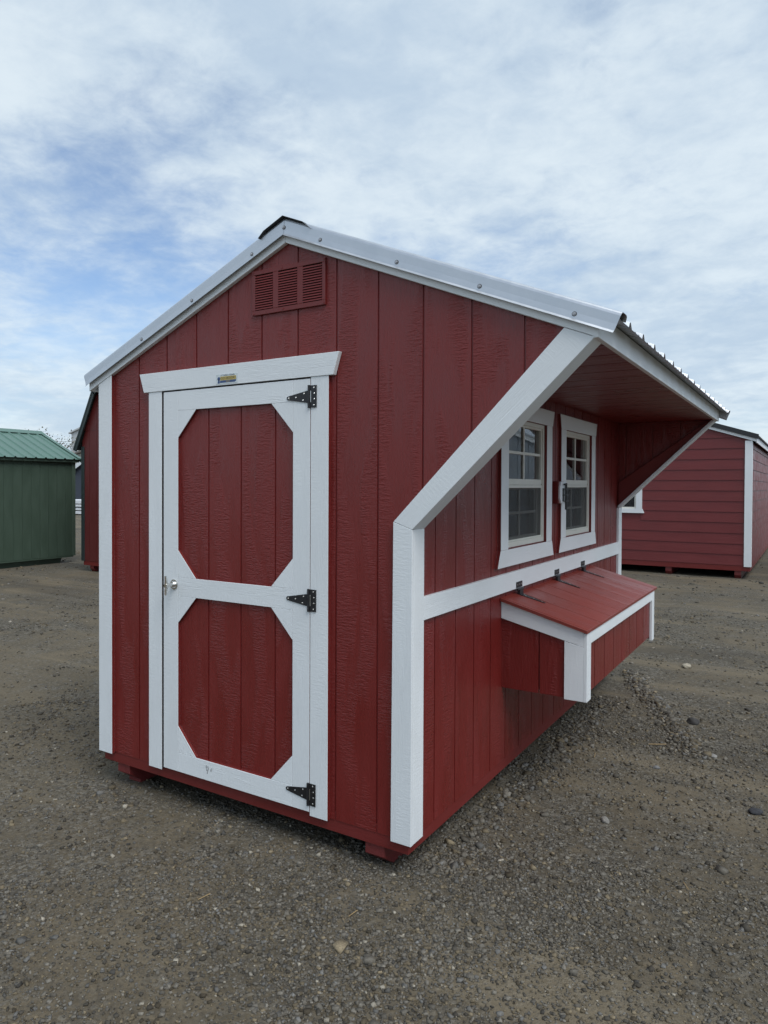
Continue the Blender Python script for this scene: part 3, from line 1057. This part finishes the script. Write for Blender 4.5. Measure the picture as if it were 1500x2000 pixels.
for i, z in enumerate(zb[:12]):
    z1 = min(z + 7.5, RE)
    bm = bmesh.new()
    X = RX1
    vs = [bm.verts.new(p) for p in ((X, RY0 + .8, z), (X, RY1, z), (X - .45, RY1, z1), (X - .45, RY0 + .8, z1), (X - .7, RY0 + .8, z), (X - .7, RY1, z), (X - .7, RY1, z1), (X - .7, RY0 + .8, z1))]
    for q in ((0, 1, 2, 3), (7, 6, 5, 4), (0, 4, 5, 1), (1, 5, 6, 2), (2, 6, 7, 3), (3, 7, 4, 0)):
        bm.faces.new([vs[k] for k in q])
    Q('lap_board', bm, red_lap, sw, (0, 1, 0))
bm = bmesh.new()
box(bm, RX0, RX0 + 0.7, RY0 + 1.4, RY1, 5.2, RE)
Q('side_wall', bm, red_lap)
bm = bmesh.new()
prism(bm, [(RX0 + .5, 5.2), (RX1 - .7, 5.2), (RX1 - .7, rund(RX1) + 1), (RXA, rund(RXA) + 1), (RX0 + .5, rund(RX0) + 1)], 'xz', RY1 - 0.7, RY1)
Q('rear_wall', bm, red_lap)
bm = bmesh.new()
box(bm, RX0 + .5, RX1 - 0.25, RY0 + 0.3, RY0 + 1.9, 4.2, 7.9)
Q('rim_board', bm, red_smooth, None, (1, 0, 0))
bm = bmesh.new()
box(bm, RX1 - 1.9, RX1 - 0.3, RY0 + 1.95, RY1, 4.2, 7.9)
Q('rim_board', bm, red_smooth, None, (0, 1, 0))
for x in (54.0, 10.2, -32, -70):
    bm = bmesh.new()
    prism(bm, [(RY0 + 1.2, 4.2), (RY1 - 1, 4.2), (RY1 - 4, -1.8), (RY0 + 3.5, -1.8), (RY0 + 1.2, 1.2)], 'yz', x, x + 4.0)
    Q('skid', bm, skidm, None, (0, 1, 0))
bm = bmesh.new()
box(bm, RX1 - 3.95, RX1 + 0.5, RY0 - 0.75, RY0 - 0.01, 7.2, RE + 0.3)
Q('corner_board', bm, white, bevel=0.05)
bm = bmesh.new()
box(bm, RX1 + 0.01, RX1 + 0.5, RY0 - 0.0, RY0 + 3.4, 7.2, RE - 0.4)
Q('corner_board', bm, white, bevel=0.05)
bm = bmesh.new()
box(bm, RX0 - 0.5, RX0 + 3.95, RY0 - 0.75, RY0 - 0.01, 7.2, RE + 0.3)
Q('corner_board', bm, white, bevel=0.05)
for s in (-1, 1):
    x1 = RXA + s * (RX1 + 3.0 - RXA)
    zf = lambda x: RE + 0.4 + (RX1 - RXA - abs(x - RXA)) * 0.333
    bm = bmesh.new()
    prism(bm, [(RXA, zf(RXA)), (x1, zf(x1)), (x1, zf(x1) + 3.4), (RXA, zf(RXA) + 3.4)], 'xz', RY0 - 1.4, RY0 - 0.1)
    Q('rake_board', bm, white, None, (1, 0, -0.333 * s), 0.04)
    bm = bmesh.new()
    prism(bm, [(RXA, zf(RXA) + 1.9), (x1 + s * 1.2, zf(x1) + 1.6), (x1 + s * 1.2, zf(x1) + 4.9), (RXA, zf(RXA) + 5.2)], 'xz', RY0 - 2.2, RY0 - 1.41)
    Q('rake_trim', bm, blackroof, None)
    bm = bmesh.new()
    ribbed(bm, RXA, x1 + s * 1.5, lambda x: zf(x) + 3.6, RY0 - 1.3, RY1 + 2, 9.0, RY0 + 3, 0.8, 2.0, 0.6)
    Q('roof_sheet', bm, [blackroof, blackroof])
    bm = bmesh.new()
    box(bm, min(x1, x1 - s * 0.7), max(x1, x1 - s * 0.7), RY0 - 0.08, RY1 + 1, zf(x1) - 0.5, zf(x1) + 3.4)
    Q('eave_board', bm, white, None, (0, 1, 0), 0.04)
# its window
bm = bmesh.new()
for u0, u1, v0, v1 in ((RW[0], RW[0] + 1.2, RW[2], RW[3]), (RW[1] - 1.2, RW[1], RW[2], RW[3]), (RW[0] + 1.2, RW[1] - 1.2, RW[2], RW[2] + 1.2), (RW[0] + 1.2, RW[1] - 1.2, RW[3] - 1.2, RW[3]), (RW[0] + 1.2, RW[1] - 1.2, 57.8, 59.2)):
    box(bm, u0, u1, RY0 - 0.1, RY0 + 0.6, v0, v1)
rw = Q('window', bm, vinyl)
bm = bmesh.new()
box(bm, RW[0] + 1.0, RW[1] - 1.0, RY0 + 0.2, RY0 + 0.35, RW[2] + 1.0, RW[3] - 1)
Q('pane', bm, plain('dark_window_pane', (0.012, 0.014, 0.016), 0.08), rw)
for poly, nm in (([(RW[0] - 4, RW[2]), (RW[0], RW[2]), (RW[0], RW[3]), (RW[0] - 4, RW[3])], 'casing'), ([(RW[1], RW[2]), (RW[1] + 4, RW[2]), (RW[1] + 4, RW[3]), (RW[1], RW[3])], 'casing'),
                 ([(RW[0] - 5.4, RW[2] - 3.1), (RW[1] + 5.5, RW[2] - 3.1), (RW[1] + 4.4, RW[2] - 0.01), (RW[0] - 4.3, RW[2] - 0.01)], 'sill_casing'),
                 ([(RW[0] - 4, RW[3] + .01), (RW[1] + 4, RW[3] + .01), (RW[1] + 5, RW[3] + 3.5), (RW[0] - 5, RW[3] + 3.5)], 'head_casing')):
    bm = bmesh.new()
    prism(bm, poly, 'xz', RY0 - 0.85, RY0 + 0.3)
    Q(nm, bm, white, rw, (1, 0, 0))

# ---- green shed (left, behind)
GX, GY1, GY0 = -400.0, 258.5, 115.0
GO = (-450, 187, 0)
gs = thing('green_shed', 'dark green shed with pale green ribbed metal roof', 'shed', GO)
Q = place(GO, gs)
GW = 100.0
bm = bmesh.new()
box(bm, GX - 0.6, GX - 0.2, GY0, GY1, 4.6, 82.0)
gwall = Q('side_wall', bm, green)
gr0 = 250.4
ge = [GY0] + sorted(gr0 - 7.2 * k for k in range(0, 19) if gr0 - 7.2 * k > GY0 + 2) + [GY1]
for a, b in zip(ge, ge[1:]):
    bm = bmesh.new()
    box(bm, GX - 0.2, GX, a + 0.17, b - 0.17, 4.6, 80.0)
    Q('siding_board', bm, green, gwall)
for y, nm in ((GY1 - 0.6, 'gable_wall'), (GY0, 'gable_wall')):
    bm = bmesh.new()
    prism(bm, [(GX - 0.61, 4.6), (GX - GW, 4.6), (GX - GW, 82), (GX - GW / 2, 104), (GX - 0.61, 82)], 'xz', y, y + 0.6)
    Q(nm, bm, green)
bm = bmesh.new()
box(bm, GX - GW, GX - GW + .6, GY0, GY1, 4.6, 82)
Q('side_wall', bm, green)
bm = bmesh.new()
box(bm, GX + 0.01, GX + 0.7, GY1 - 2.4, GY1 + 0.7, 4.4, 79.9)
Q('corner_board', bm, greentrim, bevel=0.05)
bm = bmesh.new()
box(bm, GX - 1.4, GX - 0.15, GY0, GY1 - 0.7, 3.3, 5.4)
Q('rim_board', bm, green, None, (0, 1, 0))
for x in (GX - 8, GX - 48, GX - 92):
    bm = bmesh.new()
    prism(bm, [(GY0 + 3, 3.4), (GY1 - 8, 3.4), (GY1 - 10, -1.8), (GY0 + 6, -1.8)], 'yz', x, x + 3.6)
    Q('skid', bm, greentrim)
GSL = 0.43
gz_ = lambda x: 104.2 - GSL * abs(x - (GX - GW / 2))
bm = bmesh.new()
box(bm, GX + 2.2, GX + 2.9, GY0 - 1, GY1 + 2.6, gz_(GX + 2.9) - 3.0, gz_(GX + 2.9) - 0.1)
Q('eave_board', bm, greentrim, None, (0, 1, 0), 0.05)
bm = bmesh.new()
box(bm, GX + 0.02, GX + 2.2, GY0 - 1, GY1 + 2.6, gz_(GX + 2.9) - 2.9, gz_(GX + 2.9) - 2.5)
Q('soffit', bm, greentrim)
for x1 in (GX + 4.6, GX - GW - 4.6):
    bm = bmesh.new()
    ribbed(bm, GX - GW / 2, x1, gz_, GY0 - 2, GY1 + 3.4, 8.15, 255.4 - 8.15 * 17, 0.85, 2.2, 0.8, 0.08, False)
    Q('roof_sheet', bm, [greenmetal, darkgreen])
    bm = bmesh.new()
    xr = GX - GW / 2
    prism(bm, [(xr, gz_(xr) - 2.6), (x1, gz_(x1) - 2.6), (x1, gz_(x1) + 0.95), (xr, gz_(xr) + 0.95)], 'xz', GY1 + 3.42, GY1 + 4.2)
    prism(bm, [(xr, gz_(xr) + 0.8), (x1, gz_(x1) + 0.8), (x1, gz_(x1) + 0.95), (xr, gz_(xr) + 0.95)], 'xz', GY1 + 0.9, GY1 + 3.41)
    Q('rake_trim', bm, greenmetal)
bm = bmesh.new()
xr = GX - GW / 2
prism(bm, [(xr - 6, gz_(xr - 6) + 0.95), (xr, gz_(xr) + 1.3), (xr + 6, gz_(xr + 6) + 0.95), (xr + 6, gz_(xr + 6) + 1.1), (xr, gz_(xr) + 1.5), (xr - 6, gz_(xr - 6) + 1.1)], 'xz', GY0 - 2.5, GY1 + 4.4)
Q('ridge_cap', bm, greenmetal)

# ---- red gambrel barn, dark trim (left, between green shed and coop)
BX0, BX1, BY0, BY1 = -344.3, -210.0, 225.4, 400.0
BO = (-277, 312, 0)
bs = thing('gambrel_barn', 'tall red barn shed with dark trim and steep gambrel roof edge', 'shed', BO)
Q = place(BO, bs)
bxm = (BX0 + BX1) / 2
prof = [(BX0 - 4.9, 85.5), (-328.5, 126.0), (bxm, 152.0), (2 * bxm + 328.5, 126.0), (BX1 + 4.9, 85.5)]
wallp = [(BX0 + .2, 6.6), (BX1 - .2, 6.6), (BX1 - .2, 92), (2 * bxm + 329.5, 123.5), (bxm, 149.0), (-329.5, 123.5), (BX0 + .2, 92)]
bm = bmesh.new()
prism(bm, wallp, 'xz', BY0 + 0.2, BY0 + 0.6)
bwl = Q('front_wall', bm, red_barn)
for k in range(17):
    a, b = BX0 + 0.2 + 8 * k, BX0 + 0.2 + 8 * (k + 1)
    b = min(b, BX1 - 0.2)

    def btop(x):
        x = x if x < bxm else 2 * bxm - x
        return 92 + (x - BX0) * (123.5 - 92) / 14.8 if x < -329.5 else 123.5 + (x + 329.5) * 25.5 / (bxm + 329.5)
    for z0, z1 in ((6.6, 99.0), (99.3, 200)):
        bm = bmesh.new()
        polys = strip_cells(a + 0.15, b - 0.15, lambda x: z0, lambda x: min(z1, btop(x)), [-329.5, bxm, 2 * bxm + 329.5], [])
        for poly in polys:
            prism(bm, poly, 'xz', BY0, BY0 + 0.2)
        if bm.faces:
            Q('siding_board', bm, red_barn, bwl)
        else:
            bm.free()
bm = bmesh.new()
prism(bm, wallp, 'xz', BY1 - 0.6, BY1)
Q('rear_wall', bm, red_barn)
for x in (BX0 + .2, BX1 - .8):
    bm = bmesh.new()
    box(bm, x, x + 0.6, BY0 + .61, BY1 - .61, 6.6, 92)
    Q('side_wall', bm, red_barn)
bm = bmesh.new()
box(bm, BX0 - 0.3, BX0 + 2.9, BY0 - 0.7, BY0 - 0.01, 6.4, 88.0)
Q('corner_board', bm, darkgreen, bevel=0.05)
bm = bmesh.new()
box(bm, BX0 + 1.2, BX1 - 1, BY0 + 0.3, BY0 + 1.8, 3.4, 8)
Q('rim_board', bm, red_smooth, None, (1, 0, 0))
for x in (BX0 + 7.5, bxm, BX1 - 12):
    bm = bmesh.new()
    prism(bm, [(BY0 + 1, 3.5), (BY1 - 2, 3.5), (BY1 - 5, -1.8), (BY0 + 3.5, -1.8), (BY0 + 1, 1.4)], 'yz', x, x + 4)
    Q('skid', bm, skidm, None, (0, 1, 0))
for i in range(4):
    (xa, za), (xb, zb_) = prof[i], prof[i + 1]
    nx2, nz2 = -(zb_ - za), (xb - xa)
    l2 = math.hypot(nx2, nz2)
    nx2, nz2 = nx2 / l2, nz2 / l2
    bm = bmesh.new()
    prism(bm, [(xa, za), (xb, zb_), (xb + nx2 * 1.2, zb_ + nz2 * 1.2), (xa + nx2 * 1.2, za + nz2 * 1.2)], 'xz', BY0 - 3.4, BY1 + 3)
    Q('roof_slope', bm, darkgreen)
    bm = bmesh.new()
    prism(bm, [(xa - nx2 * 2.4, za - nz2 * 2.4), (xb - nx2 * 2.4, zb_ - nz2 * 2.4), (xb - nx2 * .02, zb_ - nz2 * .02), (xa - nx2 * .02, za - nz2 * .02)], 'xz', BY0 - 3.2, BY0 - 2.4)
    Q('rake_board', bm, darkgreen)

# ---- grey shed with white trim, out to the right (seen mirrored in the panes)
HO = (205, 470, 0)
hs = thing('grey_shed', 'pale grey shed with white trim mirrored in the coop window panes', 'shed', HO)
Q = place(HO, hs)
greyp = painted_wood('grey_painted_siding', (0.30, 0.34, 0.38), 0.5, 0.3, 0.6, 0.3)
bm = bmesh.new()
prism(bm, [(150, 4), (262, 4), (262, 88), (206, 112), (150, 88)], 'xz', 400.5, 560)
hb = Q('wall', bm, greyp)
for k in range(14):
    bm = bmesh.new()
    a, b = 150 + 8 * k, 158 + 8 * k
    tz = lambda x: 112 - abs(x - 206) * 0.4286
    prism(bm, [(a + .2, 4), (b - .2, 4), (b - .2, tz(b - .2)), (a + .2, tz(a + .2))], 'xz', 400, 400.49)
    Q('siding_board', bm, greyp, hb)
for x in (149.5, 258.5):
    bm = bmesh.new()
    box(bm, x, x + 4, 399.2, 399.98, 4, 86)
    Q('corner_board', bm, white)
for s in (-1, 1):
    bm = bmesh.new()
    prism(bm, [(206, 111), (206 + s * 62, 111 - 62 * .4286), (206 + s * 62, 115 - 62 * .4286), (206, 115)], 'xz', 398, 399.15)
    Q('rake_board', bm, white)
    bm = bmesh.new()
    prism(bm, [(206, 115.02), (206 + s * 63, 115.02 - 63 * .4286), (206 + s * 63, 116 - 63 * .4286), (206, 116)], 'xz', 397, 563)
    Q('roof_slope', bm, galv)
for x in (155, 250):
    bm = bmesh.new()
    prism(bm, [(402, 4), (558, 4), (556, -1.8), (405, -1.8)], 'yz', x, x + 4)
    Q('skid', bm, greyp)


# ================================================================== FAR BACKGROUND
def far_building(name, label, cat, cx, cy, hw, dep, eave, ridge, wallm, roofm, windows=(), trim=None):
    o = (cx, cy, 0)
    t = thing(name, label, cat, o)
    Qf = place(o, t)
    bm = bmesh.new()
    prism(bm, [(cx - hw, -4), (cx + hw, -4), (cx + hw, eave), (cx, ridge), (cx - hw, eave)], 'xz', cy, cy + dep)
    w = Qf('wall', bm, wallm)
    sl = (ridge - eave) / hw
    for s in (-1, 1):
        e = hw + 10
        bm = bmesh.new()
        prism(bm, [(cx, ridge + 1), (cx + s * e, ridge + 1 - sl * e), (cx + s * e, ridge + 7 - sl * e), (cx, ridge + 7)], 'xz', cy - 8, cy + dep + 8)
        Qf('roof_slope', bm, roofm)
        if trim:
            bm = bmesh.new()
            prism(bm, [(cx, ridge - 6), (cx + s * e, ridge - 6 - sl * e), (cx + s * e, ridge + 6.9 - sl * e), (cx, ridge + 6.9)], 'xz', cy - 10, cy - 8.05)
            Qf('rake_board', bm, trim)
    for (x0, x1, z0, z1) in windows:
        bm = bmesh.new()
        box(bm, x0 - 2, x1 + 2, cy - 1.5, cy - 0.02, z0 - 2, z1 + 2)
        f = Qf('window', bm, vinyl)
        bm = bmesh.new()
        box(bm, x0, x1, cy - 2.2, cy - 1.52, z0, z1)
        Qf('pane', bm, MATS['dark_window_pane'], f)
    return t


whitewall = plain('far_white_wall', (0.55, 0.57, 0.58), 0.6)
tanroof = plain('far_tan_roof', (0.17, 0.15, 0.13), 0.7)
bluewall = plain('slate_blue_wall', (0.045, 0.055, 0.078), 0.6)
palewall = plain('far_cream_wall', (0.42, 0.41, 0.37), 0.6)
# tall white building
far_building('white_building', 'tall white building with one small window far beyond the sheds', 'building', -2480, 1800, 104, 300, 278, 306, whitewall, whitewall, [(-2552, -2544, 205, 219)])
# long low building with tan roof in front of it
far_building('low_building', 'long low cream building with tan roof behind the slate blue one', 'building', -2180, 1560, 320, 240, 120, 178, palewall, tanroof)
# slate blue shed with white edge
far_building('slate_blue_building', 'slate blue building with white roof edge beyond the red barn', 'building', -1560, 1150, 165, 220, 66, 146, bluewall, blackroof, (), white)

# white-wrapped lumber stacks
wrap = plain('white_plastic_wrap', (0.72, 0.74, 0.76), 0.4, 0, 0.06, 4, 0.4)
tim = plain('timber_bearer', (0.07, 0.06, 0.05), 0.8)
ls = thing('lumber_stack', 'low stack of white wrapped lumber bundles on dark bearers', 'lumber stack', (-1160, 830, 0))
Q = place((-1160, 830, 0), ls)
for zi, (z0, z1, sx_) in enumerate(((0.5, 6.5, -6), (8.2, 13.5, 3), (15.2, 20.0, -4), (21.5, 29.5, 0))):
    bm = bmesh.new()
    box(bm, -1215 + sx_, -1100 + sx_, 805 + zi % 2, 850, z0 + 0.4, z1)
    Q('bundle', bm, wrap, None, bevel=0.6)
    for x in (-1205, -1178, -1150, -1112):
        if zi:
            bm = bmesh.new()
            box(bm, x, x + 4, 806, 849, z0 - 1.75, z0 + 0.45)
            Q('bearer', bm, tim)


# bare, pale leafed trees on the horizon
def leaf_mat():
    m, t, b = new_mat('pale_spring_leaves')
    oi = N(t, 'ShaderNodeNewGeometry')
    v = noise_n(t, oi.outputs['Position'], 1.3, 4, 0.6)
    c = mixc(t, ramp(t, v, 0.35, 0.65), (0.085, 0.085, 0.05), (0.17, 0.16, 0.11))
    t.links.new(c, b.inputs['Base Color'])
    b.inputs['Roughness'].default_value = 0.7
    return m


leafm = leaf_mat()
bark = plain('grey_bark', (0.07, 0.06, 0.05), 0.85)


def tree(x, y, h, r, label, seed):
    rnd = random.Random(seed)
    o = (x, y, 0)
    t = thing('tree', label, 'tree', o)
    Qt = place(o, t)
    bm = bmesh.new()
    cyl(bm, (x, y, -6), (0.03, 0, 1), h * 0.03, h * 0.6, 9, 0, h * 0.013)
    tips = []
    for k in range(16):
        a = rnd.uniform(0, 6.28)
        z0 = h * rnd.uniform(0.28, 0.6)
        ln_ = h * rnd.uniform(0.22, 0.45)
        dx, dy, dz = math.cos(a) * rnd.uniform(.4, .9), math.sin(a) * rnd.uniform(.4, .9), rnd.uniform(0.6, 1.1)
        dv = Vector((dx, dy, dz)).normalized()
        cyl(bm, (x, y, z0), dv, h * 0.011, ln_, 6, 0, h * 0.003)
        tips.append(Vector((x, y, z0)) + dv * ln_ * 0.55)
        tips.append(Vector((x, y, z0)) + dv * ln_)
    Qt('trunk', bm, bark)
    bm = bmesh.new()
    for tp in tips:
        for k in range(70):
            c = tp + Vector((rnd.gauss(0, 1), rnd.gauss(0, 1), rnd.gauss(0, .8))) * r * 0.2
            s = rnd.uniform(2.0, 4.5)
            n = Vector((rnd.gauss(0, 1), rnd.gauss(0, 1), rnd.gauss(0, 1))).normalized()
            a_ = n.orthogonal().normalized() * s
            b_ = n.cross(a_).normalized() * s * 0.6
            bm.faces.new([bm.verts.new(c + a_), bm.verts.new(c + b_), bm.verts.new(c - a_), bm.verts.new(c - b_)])
    Qt('crown', bm, leafm)


tree(-2262, 1500, 268, 92, 'pale leafed tree rising behind the green shed roof', 3)

# power line
bm = bmesh.new()
p0, p1 = Vector((-2900, 1300, 232)), Vector((-1900, 1900, 250))
prev = None
for k in range(25):
    t_ = k / 24
    c = p0.lerp(p1, t_) + Vector((0, 0, -14 * 4 * t_ * (1 - t_)))
    if prev is not None:
        cyl(bm, prev, c - prev, 0.55, (c - prev).length, 5)
    prev = c
for pp in (p0, p1):
    cyl(bm, (pp.x, pp.y, -4), (0, 0, 1), 6, pp.z + 20, 10, 0, 4.5)
    box(bm, pp.x - 40, pp.x + 40, pp.y - 3, pp.y + 3, pp.z - 4, pp.z + 3)
tag(obj('power_line', bm, bark, None, (-2400, 1600, 0)), 'thin power line strung between poles beyond the sheds', 'power line')

# ================================================================== GRAVEL AND LOOSE STONES
ico = bmesh.new()
bmesh.ops.create_cube(ico, size=1.5)
bmesh.ops.triangulate(ico, faces=ico.faces)
ico.verts.ensure_lookup_table()
IV = np.array([v.co[:] for v in ico.verts])
ico.faces.ensure_lookup_table()
IF = np.array([[v.index for v in f.verts] for f in ico.faces])
ico.free()


def stones(n_pts, xy, sizes, seed):
    r = np.random.default_rng(seed)
    n = len(xy)
    jit = 1 + r.uniform(-0.42, 0.30, (n, len(IV), 3))
    sc = np.stack([r.uniform(0.75, 1.25, n), r.uniform(0.6, 1.0, n), r.uniform(0.35, 0.7, n)], 1)
    v = IV[None] * jit * sc[:, None, :]
    a = r.uniform(0, 2 * math.pi, n)
    tilt = r.normal(0, 0.45, n)
    ct, st = np.cos(tilt)[:, None], np.sin(tilt)[:, None]
    y, z = v[..., 1].copy(), v[..., 2].copy()
    v[..., 1] = y * ct - z * st
    v[..., 2] = y * st + z * ct
    ca, sa = np.cos(a)[:, None], np.sin(a)[:, None]
    x, y = v[..., 0].copy(), v[..., 1].copy()
    v[..., 0] = x * ca - y * sa
    v[..., 1] = x * sa + y * ca
    v *= sizes[:, None, None]
    gh = np.array([gz(px, py) for px, py in xy])
    v[..., 0] += xy[:, 0:1]
    v[..., 1] += xy[:, 1:2]
    v[..., 2] += gh[:, None] + (sizes * 0.18)[:, None]
    return v


def stone_mat():
    m, t, b = new_mat('crushed_stone')
    at = N(t, 'ShaderNodeAttribute', attribute_name='tone')
    g_ = N(t, 'ShaderNodeNewGeometry').outputs['Position']
    v = noise_n(t, g_, 160, 4, 0.65)
    c = mixc(t, ramp(t, v, 0.3, 0.7, 0.0, 0.55), at.outputs['Color'], (0.070, 0.058, 0.040))
    t.links.new(c, b.inputs['Base Color'])
    b.inputs['Roughness'].default_value = 0.85
    b.inputs['Specular IOR Level'].default_value = 0.3
    bp = N(t, 'ShaderNodeBump', {'Height': v, 'Strength': 0.4, 'Distance': 0.002})
    t.links.new(bp.outputs[0], b.inputs['Normal'])
    return m


stonem = stone_mat()


def tones(r, n):
    g_ = np.clip(r.normal(0.118, 0.050, n), 0.035, 0.30)
    c = np.stack([g_ * 1.06, g_ * 0.985, g_ * 0.84], 1)
    w = r.random(n)
    c[w < 0.22] *= np.array([1.14, 1.0, 0.76])
    c[(w > 0.3) & (w < 0.42)] *= np.array([0.92, 0.99, 1.12])
    pale = w > 0.985
    c[pale] = np.array([0.36, 0.33, 0.27]) * r.uniform(0.7, 1.2, (pale.sum(), 1))
    return np.concatenate([c, np.ones((n, 1))], 1)


def clump(x, y):
    """0..1 how gravelly the spot is"""
    p = Vector((x * 1.0, y * 1.0, 5))
    v = 0.5 + 0.70 * noise.noise(p * 0.9) + 0.55 * noise.noise(p * 2.6) + 0.35 * noise.noise(p * 7.0)
    return 1.5 * (v - 0.28)


def scatter(n_try, dmin, dmax, lo, seed, rid=False):
    """random spots on the yard around the camera side of the coop, thinning with distance from the door corner"""
    r = np.random.default_rng(seed)
    pts = []
    cx, cy = CAM.x, CAM.y
    ang = r.uniform(math.radians(68), math.radians(174), n_try)
    u = r.random(n_try)
    dist = np.sqrt(dmin ** 2 + u * (dmax ** 2 - dmin ** 2))
    xs_, ys_ = cx + dist * np.cos(ang), cy + dist * np.sin(ang)
    keep = r.random(n_try)
    for x, y, k in zip(xs_, ys_, keep):
        if -0.60 < x < 1.05 and 0.15 < y < 3.4:
            continue
        p = clump(x, y)
        if k < max(lo, min(1.0, p)):
            pts.append((x, y))
    return np.array(pts)


allv, alls = [], []
rg = np.random.default_rng(5)
specs = [  # tries, near, far, floor density, size median (m), spread
    (116000, 1.5, 3.1, 0.36, 0.0040, 0.48),
    (126000, 3.0, 5.6, 0.28, 0.0047, 0.48),
    (46000, 5.4, 10.0, 0.14, 0.0072, 0.42),
    (10000, 9.5, 20.0, 0.15, 0.013, 0.40),
    (4200, 1.6, 5.5, 0.30, 0.0090, 0.36),
]
for i, (nt_, d0, d1, lo, s0, sp) in enumerate(specs):
    xy = scatter(nt_, d0, d1, lo, 20 + i)
    sz = np.clip(s0 * np.exp(rg.normal(0, sp, len(xy))), s0 * 0.4, s0 * 3.0)
    allv.append(stones(0, xy, sz, 40 + i))
    alls.append(len(xy))
# gravel thrown up along the ridge and beside the coop
rp = []
for _ in range(2600):
    k = rg.integers(0, len(RIDGE) - 1)
    a, b = RIDGE[k], RIDGE[k + 1]
    q = a.lerp(b, rg.random())
    rp.append((q.x + rg.normal(0, 0.04), q.y + rg.normal(0, 0.035)))
for _ in range(1300):
    y = rg.uniform(0.1, 2.9)
    rp.append((1.16 + abs(rg.normal(0, 0.10)), y))
rp = np.array(rp)
allv.append(stones(0, rp, np.clip(0.0075 * np.exp(rg.normal(0, 0.48, len(rp))), 0.003, 0.025), 77))
alls.append(len(rp))
V = np.concatenate(allv)
n = len(V)
FV = (IF[None] + (np.arange(n) * len(IV))[:, None, None]).reshape(-1, 3)
me = bpy.data.meshes.new('gravel')
me.vertices.add(n * len(IV))
me.vertices.foreach_set('co', V.reshape(-1).astype(np.float32))
me.loops.add(FV.size)
me.loops.foreach_set('vertex_index', FV.reshape(-1).astype(np.int32))
me.polygons.add(len(FV))
me.polygons.foreach_set('loop_start', (np.arange(len(FV)) * 3).astype(np.int32))
me.update(calc_edges=True)
ca_ = me.color_attributes.new('tone', 'FLOAT_COLOR', 'POINT')
tn = tones(rg, n)
ca_.data.foreach_set('color', np.repeat(tn, len(IV), axis=0).reshape(-1).astype(np.float32))
me.materials.append(stonem)
gro = bpy.data.objects.new('gravel', me)
COL.objects.link(gro)
gro['kind'] = 'stuff'
gro['label'] = 'loose crushed grey gravel scattered over the dirt yard'
gro['category'] = 'gravel'
print('stones', n)


# single larger rocks that can be told apart
def rock(x, y, s, col, label, seed, flat=0.6):
    x *= I
    y *= I
    bm = bmesh.new()
    bmesh.ops.create_icosphere(bm, subdivisions=3, radius=1.0)
    sd_ = Vector((seed * 3.7, seed * 1.3, seed))
    for v in bm.verts:
        d_ = 1 + 0.35 * noise.noise(v.co * 1.1 + sd_) + 0.10 * noise.noise(v.co * 3.5 + sd_)
        v.co = Vector((v.co.x * 1.25, v.co.y * 0.9, v.co.z * flat)) * d_ * s
    me = bpy.data.meshes.new('rock')
    bm.to_mesh(me)
    bm.free()
    for p in me.polygons:
        p.use_smooth = True
    me.materials.append(plain('rock_' + str(seed), col, 0.85, 0, 0.25, 60, 0.5, 0.3))
    o = bpy.data.objects.new('rock', me)
    COL.objects.link(o)
    o.location = (x, y, gz(x, y) + s * flat * 0.35)
    o.rotation_euler = (0, 0, seed * 1.7)
    tag(o, label, 'rock', 'loose rocks lying on the gravel')


rock(62.6, 166.7, 0.040, (0.30, 0.27, 0.21), 'pale smooth cobble lying alone on the packed dirt past the nest box', 1)
rock(72.3, 107.4, 0.036, (0.045, 0.043, 0.042), 'dark charcoal rock just beyond the gravel ridge', 2, 0.75)
rock(79.8, 83.6, 0.024, (0.20, 0.195, 0.185), 'light grey flat rock at the tail of the gravel ridge', 3, 0.4)
rock(90.0, 56.9, 0.026, (0.040, 0.041, 0.046), 'dark bluish rock among the coarse gravel', 4, 0.6)
rock(66.6, 38.2, 0.020, (0.22, 0.21, 0.19), 'whitish angular rock on fine gravel beside the coop corner', 5, 0.8)
rock(70.1, 69.2, 0.016, (0.14, 0.14, 0.14), 'small grey rock on the dirt between ridge and coop', 6, 0.6)
rock(61.5, 121.5, 0.026, (0.15, 0.145, 0.135), 'grey rock sitting on top of the gravel ridge', 7, 0.6)

# wood slivers
straw = plain('dry_straw', (0.30, 0.21, 0.10), 0.7)
for i, (x, y, a_, l_, r_, lab) in enumerate((
        (66.0, 82.5, 24, 4.0, 0.11, 'thin tan wood sliver lying near the gravel ridge beside the coop'),
        (57.5, 66.0, 100, 2.6, 0.07, 'short tan straw bit on the gravel below the nest box'),
        (83.0, 22.0, 120, 1.9, 0.06, 'short tan straw bit among coarse gravel out from the side wall'),
        (43.5, -13.0, 80, 1.8, 0.06, 'short tan straw bit on the gravel before the white corner post'),
        (22.0, -21.0, 75, 2.0, 0.06, 'short tan straw bit on the gravel in front of the door'))):
    bm = bmesh.new()
    z = gz(x * I, y * I) / I + 0.28
    dv = Vector((math.cos(math.radians(a_)), math.sin(math.radians(a_)), 0.05))
    cyl(bm, (x, y, z), dv, r_, l_, 5)
    tag(obj('wood_sliver', bm, straw, None, (x, y, z)), lab, 'wood sliver', 'slivers on the gravel' if i else None)
